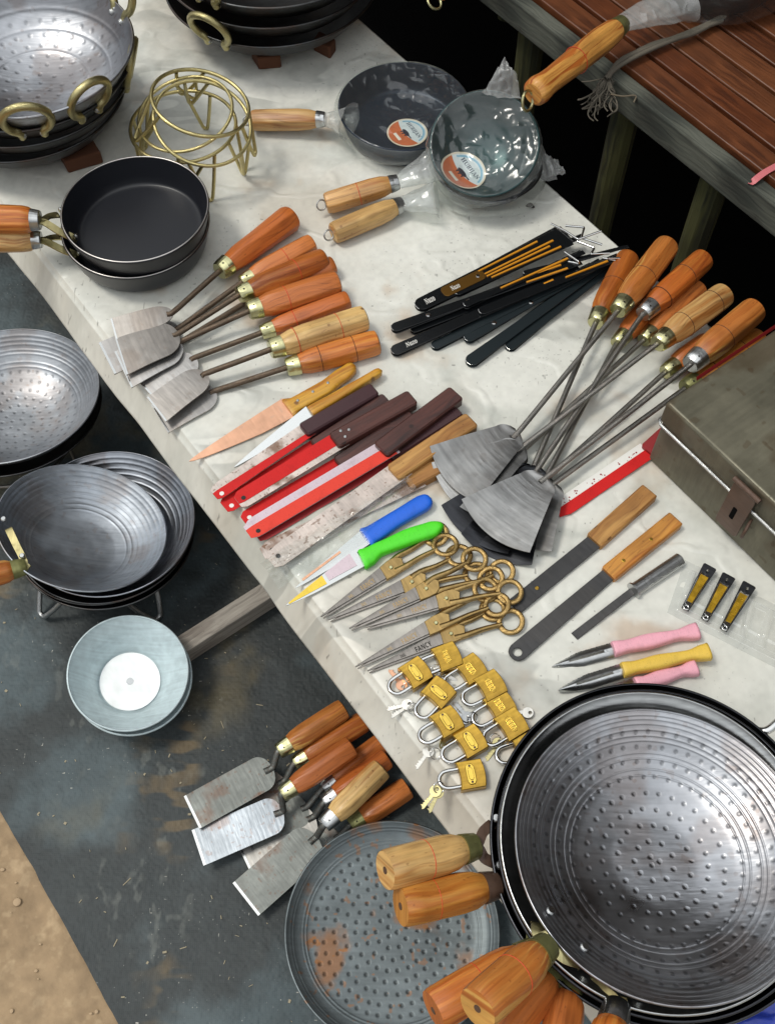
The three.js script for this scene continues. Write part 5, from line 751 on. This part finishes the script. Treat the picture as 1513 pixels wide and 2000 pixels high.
// kadais with brass ring handles
function ringHandle(t, A, B, C, R, r = 0.0046) {
  const e1 = B.clone().sub(A).normalize(), mid = A.clone().lerp(B, 0.5), e2 = C.clone().sub(mid); e2.addScaledVector(e1, -e2.dot(e1)).normalize(); const pts = [A.clone()];
  for (let i = 0; i <= 16; i++) { const a = (-90 - 32 - i / 16 * 296) * PI / 180; pts.push(C.clone().addScaledVector(e1, R * Math.cos(a)).addScaledVector(e2, R * Math.sin(a))); } pts.push(B.clone());
  const h = part(t, 'ring_handle', wire(pts, r, 90, 9), M.oldBrass);
  for (const p of [A, B]) { const q = p.clone().lerp(C, 0.12); part(h, 'rivet', new THREE.SphereGeometry(0.0048, 10, 8).translate(q.x, q.y, q.z), M.greySteel); }
}
{
  const px = (x, y, h) => at(x, y, TABLE + h);
  const mk = (label, group, c, h, Rpx, d, mat, o = {}) => { const C = px(c[0], c[1], h), R = Rpx / perM(C), t = thing('kadai', label, 'kadai', group, V(C.x, C.y - d, C.z)); part(t, 'bowl', bowl(wokProf(R, d, 0.86), { seg: o.dim ? 420 : 120, n: o.dim ? 120 : 50, th: 0.002, bead: 0.0022, grooves: ringGrooves(R, o.gr ?? [], 0.0007, 0.0016), dimples: o.dim ? dimples(R, [[0.1, 4], [0.22, 9], [0.34, 14], [0.45, 19], [0.56, 24], [0.67, 29], [0.78, 34]], 0.0044, 0.0004) : [], grime: o.dim ? 0.25 : 0 }).applyMatrix4(pose(C, o.n ?? Y, d)), mat); const f = (a, k, y) => C.clone().add(V(Math.cos(a) * R * k, y, Math.sin(a) * R * k));
    for (const a of o.rings ?? []) { const w = 0.1; ringHandle(t, f(a - w, 0.985, -0.012), f(a + w, 0.985, -0.012), f(a, 1.06 + (o.lean ?? 0), 0.022), 0.0305, 0.0056); for (const s of [-w, w]) part(t, 'rivet', new THREE.SphereGeometry(0.005, 10, 8).translate(...f(a + s, 0.955, -0.012).toArray()), M.greySteel); } return t; };
  const G1 = 'kadais stacked at the upper left', dk = M.wokDark;
  mk('bottom kadai of the left stack, its rounded base resting on the cloth', G1, [42, 176], 0.062, 199, 0.062, dk);
  mk('kadai third from the top of the left stack, brass ring seen edge on', G1, [47, 146], 0.095, 203, 0.062, dk, { rings: [0.02] });
  mk('kadai second from the top of the left stack, with two brass rings standing in front', G1, [50, 116], 0.128, 204, 0.062, dk, { rings: [0.78, 1.35], lean: 0.0 });
  mk('dimpled grey kadai on top of the left stack, rivets inside its rim', G1, [51, 90], 0.158, 206, 0.07, M.wokDim, { dim: true, gr: [0.5, 0.72, 0.87], rings: [-0.62] });
  const G2 = 'dark kadais stacked at the top of the table';
  mk('bottom kadai of the dark stack at the top edge, a brass ring at its left', G2, [530, -42], 0.066, 206, 0.066, dk, { rings: [2.05] });
  mk('middle kadai of the dark stack at the top edge', G2, [530, -78], 0.102, 207, 0.066, dk);
  mk('upper kadai of the dark stack, with a brass ring at the frame top', G2, [530, -116], 0.138, 208, 0.066, dk, { rings: [2.15] });
  for (const [x, y, w, d, a, lab] of [[520, 112, 0.035, 0.03, 0.3, 'broken red brick wedged under the front of the dark kadai stack'], [634, 88, 0.03, 0.025, -0.5, 'small brick piece wedged under the right of the dark kadai stack'], [158, 305, 0.05, 0.035, 0.5, 'red brick wedged under the right of the left kadai stack']]) { const P = px(x, y, 0.012), q = new RoundedBoxGeometry(w, 0.022, d, 2, 0.003); q.rotateY(a); const pa = q.attributes.position; for (let i = 0; i < pa.count; i++) pa.setXYZ(i, pa.getX(i) + 0.003 * Math.sin(pa.getZ(i) * 170), pa.getY(i), pa.getZ(i) + 0.003 * Math.sin(pa.getX(i) * 130)); q.computeVertexNormals(); single('brick', lab, 'brick', null, q.translate(P.x, P.y, P.z), M.brick, P.clone()); }
}
// brass-coloured wire stands in a pile
{
  const px = (x, y, h) => at(x, y, TABLE + h), G = 'brass wire stands piled beside the kadais', R = 0.0655;
  wireStand('wire_stand', 'brass wire stand at the bottom of the pile, legs standing on the cloth', 'wire stand', G, px(358, 246, 0.072), 0.073, 0.07, [1.12, 2.3, 3.6, 4.9, 0.2], Y, M.brass, 0.0026, 1.08, 0.26);
  wireStand('wire_stand', 'brass wire stand in the middle of the pile, ring sloping down to the right', 'wire stand', G, px(396, 240, 0.092), 0.066, 0.062, [0.35, 1.75, 3.1, 4.5], V(0.3, 1, 0.26), M.brass, 0.0026, 1.12, 0.25);
  wireStand('wire_stand', 'brass wire stand uppermost of the pile with a tilted ring and splayed legs', 'wire stand', G, px(392, 200, 0.108), 0.066, 0.058, [2.75, 0.15, 4.4], V(0.27, 1, -0.02), M.brass, 0.0027, 1.3, 0.3);
  wireStand('wire_stand', 'brass wire stand whose ring crosses the uppermost one at the top of the pile', 'wire stand', G, px(362, 222, 0.096), 0.066, 0.055, [2.9, 4.6], V(-0.14, 1, 0.12), M.brass, 0.0024, 1.25, 0.25);
}
// black frying pans
{
  const px = (x, y, h) => at(x, y, TABLE + h), G = 'black frying pans stacked on the cloth', d = 0.038;
  const mk = (label, c, h, Rpx) => { const C = px(c[0], c[1], h), R = Rpx / perM(C), m = pose(C, Y, d), t = thing('frying_pan', label, 'frying pan', G, V(C.x, C.y - d, C.z)); part(t, 'pan_body', bowl(panProf(R, d, 0.88), { seg: 120, n: 60, th: 0.0026, bead: 0.0012, tens: 0.2 }).applyMatrix4(m), M.nonstick); const rm = []; for (let i = 0; i < 60; i++) rm.push(V(Math.cos(i / 30 * PI) * (R + 0.0006), d + 0.0004, Math.sin(i / 30 * PI) * (R + 0.0006)).applyMatrix4(m)); part(t, 'bare_rim', wire(rm, 0.0011, 120, 6, true), M.panEdge); return t; };
  const lo = mk('lower black frying pan with a plain tan handle at the left edge', [265, 436], 0.048, 141);
  potHandle(lo, [px(128, 455, 0.036), px(156, 495, 0.034)], px(82, 468, 0.042), px(-110, 470, 0.05), { wood: M.pale, R: 0.0165, shape: 'straight', fm: M.greySteel, fl: 0.015, inward: V(-0.7, 0.2, 0.6) });
  const up = mk('upper black frying pan, empty, with a glossy orange handle at the left edge', [264, 406], 0.08, 141);
  potHandle(up, [px(120, 410, 0.07), px(150, 462, 0.066)], px(80, 430, 0.074), px(-110, 424, 0.082), { wood: M.orange, R: 0.0185, shape: 'straight', fm: M.greySteel, fl: 0.015, inward: V(-0.7, 0.2, 0.6) });
}
// pans still in their plastic bags
function hook(t, h, E, dir, r = 0.007) { const c = E.clone().addScaledVector(dir, r * 0.9); part(h, 'hanging_loop', torus(c, V(0.5, 0.5, 0.7), r, 0.0012, 24, 6), M.greySteel); }
{
  const px = (x, y, h) => at(x, y, TABLE + h), G = 'pans wrapped in plastic bags at the far side of the table';
  const stick = (rot, top, word) => { const c = document.createElement('canvas'); c.width = c.height = 256; const x = c.getContext('2d'); x.fillStyle = '#d9cdb6'; x.fillRect(0, 0, 256, 256); x.save(); x.beginPath(); x.arc(128, 128, 118, 0, 7); x.clip(); x.fillStyle = '#cfd8da'; x.fillRect(0, 0, 256, 256); x.fillStyle = '#c96b3f'; x.beginPath(); x.moveTo(0, 120); x.quadraticCurveTo(128, 180, 256, 110); x.lineTo(256, 256); x.lineTo(0, 256); x.fill(); x.restore(); x.strokeStyle = '#7fb0c8'; x.lineWidth = 12; x.beginPath(); x.arc(128, 128, 104, PI * 1.08, PI * 1.92); x.stroke(); x.fillStyle = '#22324a'; x.font = 'bold 34px serif'; x.textAlign = 'center'; x.fillText(word, 128, 92); x.fillStyle = '#262433'; x.beginPath(); x.ellipse(124, 136, 36, 15, 0, 0, 7); x.fill(); x.fillRect(96, 140, 9, 22); x.fillRect(116, 142, 9, 22); x.fillRect(140, 140, 9, 20); x.fillRect(156, 130, 30, 8); x.fillStyle = '#e9e2d5'; x.fillRect(92, 190, 72, 20); x.font = '15px sans-serif'; x.fillStyle = '#7a2f12'; x.fillText('NON STICK', 128, 178); const t = new THREE.CanvasTexture(c); t.colorSpace = THREE.SRGBColorSpace; return std({ map: t, roughness: 0.3, clearcoat: 0.4 }); };
  const film = (m, R, wall, s, o = {}) => sheet(56, 150, (u, v) => { const a = v * 2 * PI, va = v % 1, q = Math.max(0, (u - 0.72) / 0.28), p = Math.min(1, u / 0.72), wr = fbm(va, p, 9, 3, s, 2) - 0.5, w2 = fbm(va, p, 5, 4, s + 5, 3) - 0.5; let r = p * R * 1.012, y = 0.002 - 0.012 * (1 - p * p) + (0.007 * wr + 0.008 * w2) * Math.sin(Math.min(1, p) * PI) + 0.003 * wr * p; if (q > 0) { r = R * (1.02 + 0.1 * wr * q + 0.14 * w2 * q + (o.skirt ?? 0.0) * q * q) + 0.007 * Math.sin(q * PI); y = 0.002 - wall * q * (0.85 + 0.4 * wr) + 0.006 * w2; } return [Math.cos(a) * r, y, Math.sin(a) * r]; }, 0).applyMatrix4(m);
  const neck = (A, B, r0, r1, s) => { const L = A.distanceTo(B); return sheet(24, 60, (u, v) => { const a = v * 2 * PI, k = lerp(r0, r1, Math.pow(u, 0.5)) * (1 + 0.3 * (fbm(v % 1, u, 13, 3, s, 2) - 0.5)); return [u * L, Math.cos(a) * k * 0.6, Math.sin(a) * k]; }, 0).applyMatrix4(frame(A, B)); };
  const flap = (c, s) => { const q = c.map((e) => px(...e)); return sheet(24, 24, (u, v) => { const p = q[0].clone().lerp(q[1], u).lerp(q[3].clone().lerp(q[2], u), v); return [p.x, p.y + 0.012 * (fbm(u * 0.99, v * 0.99, 5, 5, s, 3) - 0.5), p.z]; }, 0); };
  function wrapped(label, c, h, Rpx, d, n, mat, kind, o) {
    const C = px(c[0], c[1], h), R = Rpx / perM(C), m = pose(C, n, d), mTop = pose(C, n, 0), t = thing('wrapped_pan', label, 'pan', G, C.clone().addScaledVector(n.clone().normalize(), -d));
    part(t, 'pan_body', bowl(kind === 'wok' ? wokProf(R, d) : panProf(R, d, 0.86), { seg: 110, n: 50, th: 0.002, bead: 0.0015 }).applyMatrix4(m), mat);
    if (o.sticker) { const S = px(o.sticker.at[0], o.sticker.at[1], o.sticker.h).applyMatrix4(m.clone().invert()), prof = kind === 'wok' ? wokProf(R, d) : panProf(R, d, 0.86), yAt = (r) => { for (let i = 1; i < prof.length; i++) if (r <= prof[i][0]) return lerp(prof[i - 1][1], prof[i][1], (r - prof[i - 1][0]) / (prof[i][0] - prof[i - 1][0])); return d; };
      const g = new THREE.RingGeometry(0.0001, o.sticker.r, 48, 8); g.rotateX(-PI / 2); g.rotateY(o.sticker.rot); g.translate(S.x, 0, S.z); const pa = g.attributes.position; for (let i = 0; i < pa.count; i++) pa.setY(i, yAt(Math.hypot(pa.getX(i), pa.getZ(i))) + 0.0022); g.computeVertexNormals(); g.applyMatrix4(m); part(t, 'round_label', g, stick(0, '', o.sticker.word)); }
    if (o.film !== false) part(t, 'plastic_bag', film(mTop, R, d * 0.95, o.seed, o), M.film);
    const h_ = grip(t, px(...o.fer), px(...o.end), { wood: M.pale, R: o.R ?? 0.0155, fm: M.greySteel, shape: 'barrel', fl: 0.013, pin: false, marks: o.marks });
    part(t, 'bag_neck', neck(px(...o.neck), px(...o.fer), 0.034, 0.0125, o.seed + 3), M.filmWhite);
    hook(t, h_, px(...o.end), px(...o.end).sub(px(...o.fer)).normalize());
    (o.flaps ?? []).forEach((f, i) => part(t, 'bag_flap', flap(f, o.seed + 20 + i), M.filmWhite));
    return t;
  }
  wrapped('wrapped flat pan with a round orange label, its handle pointing left to the wire stands', [788, 206], 0.045, 125, 0.04, Y, M.navyPan, 'pan', { fer: [636, 233, 0.03], end: [492, 235, 0.018], neck: [682, 236, 0.04], seed: 811, sticker: { at: [795, 258], h: 0.008, r: 0.03, rot: -1.05, word: 'HURIJAN' } });
  wrapped('lowest wrapped pan under the round-bottomed one, with a dark-streaked handle at the lower left', [952, 318], 0.045, 104, 0.044, Y, M.ironBlack, 'wok', { fer: [786, 398, 0.018], end: [650, 456, 0.017], neck: [852, 385, 0.03], seed: 831, skirt: 0.0 });
  wrapped('wrapped round bottomed pan with a label, propped on the flat one and tilted forward', [946, 280], 0.088, 104, 0.05, V(-0.08, 1, 0.5), M.tealPan, 'wok', { fer: [778, 355, 0.034], end: [636, 398, 0.02], neck: [850, 322, 0.05], seed: 851, marks: [0.5], sticker: { at: [905, 334], h: 0.045, r: 0.031, rot: -0.95, word: 'HURIJAN' }, flaps: [[[1034, 262, 0.08], [1060, 285, 0.05], [1088, 350, 0.03], [1008, 358, 0.05]], [[940, 182, 0.13], [985, 112, 0.16], [1008, 145, 0.15], [1018, 195, 0.12]], [[1062, 300, 0.05], [1084, 310, 0.04], [1104, 338, 0.03], [1072, 346, 0.03]]] });
  single('leaf_scrap', 'dark curled scrap lying on the cloth right of the wrapped pans', 'scrap', null, sheet(8, 4, (u, v) => { const p = px(1026 + 18 * u, 402 + 6 * (v - 0.5) * Math.sin(u * PI) * 1.6 + 3 * u, 0.003); return [p.x, p.y + 0.003 * Math.sin(u * 3), p.z]; }, 0.0008), M.dark, px(1035, 404, 0.003));
}
// on the bench: the wrapped pan with its orange handle, a frayed rope, a pink ribbon
{
  const b = (x, y, h) => at(x, y, BENCH + h);
  const C = b(1400, -98, 0.05), R = 0.11, d = 0.04, t = thing('wrapped_pan', 'plastic-wrapped pan on the slatted bench, glossy orange handle and wire ring over the gap', 'pan', null, V(C.x, BENCH, C.z));
  part(t, 'pan_body', bowl(panProf(R, d), { seg: 90, n: 40 }).applyMatrix4(pose(C, Y, d)), M.ironBlack);
  part(t, 'plastic_bag', sheet(40, 120, (u, v) => { const a = v * 2 * PI, w = fbm(v % 1, u, 16, 4, 871, 4) - 0.5, q = Math.max(0, (u - 0.6) / 0.4), r = Math.min(1, u / 0.6) * R * 1.03 + 0.02 * w * u; return [C.x + Math.cos(a) * r, C.y + 0.004 + 0.014 * w - q * 0.045, C.z + Math.sin(a) * r]; }, 0), M.film);
  const Fp = b(1216, 46, 0.045), E = b(1040, 184, 0.05), h = grip(t, Fp, E, { wood: M.mixed, R: 0.0185, shape: 'bulb', fm: M.olive, fl: 0.018, pin: false, marks: [0.5], mark: M.ringRed });
  const A = b(1330, 0, 0.045), L = A.distanceTo(Fp); part(t, 'bag_neck', sheet(24, 60, (u, v) => { const a = v * 2 * PI, k = lerp(0.04, 0.014, Math.pow(u, 0.6)) * (1 + 0.3 * (fbm(v % 1, u, 11, 3, 877, 2) - 0.5)); return [u * L, Math.cos(a) * k * 0.7, Math.sin(a) * k]; }, 0).applyMatrix4(frame(A, Fp)), M.filmWhite);
  part(h, 'wire_ring', torus(b(1030, 197, 0.046), V(0.75, 0.35, 0.5), 0.0125, 0.0021, 28, 7), M.ferrule);
  const r = thing('frayed_rope', 'grey frayed rope lying across the bench, its tuft hanging over the edge rail', 'rope', null, b(1180, 160, 0.01));
  for (let i = 0; i < 5; i++) { const o = () => rnd(-5, 5); part(r, 'strand', wire([b(1410 + o(), 36 + o(), 0.01), b(1350 + o(), 62 + o(), 0.011), b(1280 + o(), 88 + o(), 0.012), b(1215 + o(), 120 + o(), 0.011), b(1185 + o(), 150 + o(), 0.008)], 0.0033, 50, 6), M.rope); }
  const tuft = []; for (let i = 0; i < 34; i++) { const p = [[1186, 148, 0.006]]; let x = 1180 + rnd(-12, 16), y = 165 + rnd(-8, 10), hh = 0; for (let k = 0; k < 5; k++) { p.push([x, y, hh]); x += rnd(-22, 12); y += rnd(-4, 22); hh -= rnd(0, 0.012); x = clamp(x, 1128, 1208); y = clamp(y, 150, 236); } tuft.push(wire(p.map((e) => b(...e)), rnd(0.0006, 0.0014), 24, 5)); } part(r, 'tuft', merge(tuft), M.rope);
  part(r, 'loose_twine', wire([b(1192, 184, 0.0), b(1215, 188, -0.002), b(1240, 187, -0.004), b(1237, 200, -0.01)], 0.0012, 30, 5), M.weave);
  single('pink_ribbon', 'thin pink plastic ribbon tied round the bench rail at the right edge', 'ribbon', null, strip([b(1466, 362, -0.02), b(1468, 356, -0.002), b(1490, 338, 0.003), b(1530, 316, 0.003)], 0.009, 0.0006), M.ribbon, b(1490, 340, 0));
  const p = thing('pan_handle', 'wooden pan handle with a wire ring at the very top edge, over the dark gap', 'pan handle', null, b(852, -10, 0.0)); grip(p, b(930, -110, 0.02), b(856, -18, 0.02), { wood: M.orange, R: 0.017, shape: 'bulb', pin: false }); part(p, 'wire_ring', torus(b(848, 3, 0.02), V(0.5, 0.8, 0.3), 0.0115, 0.002, 26, 7), M.ferrule);
}
renderer.render(scene, camera);
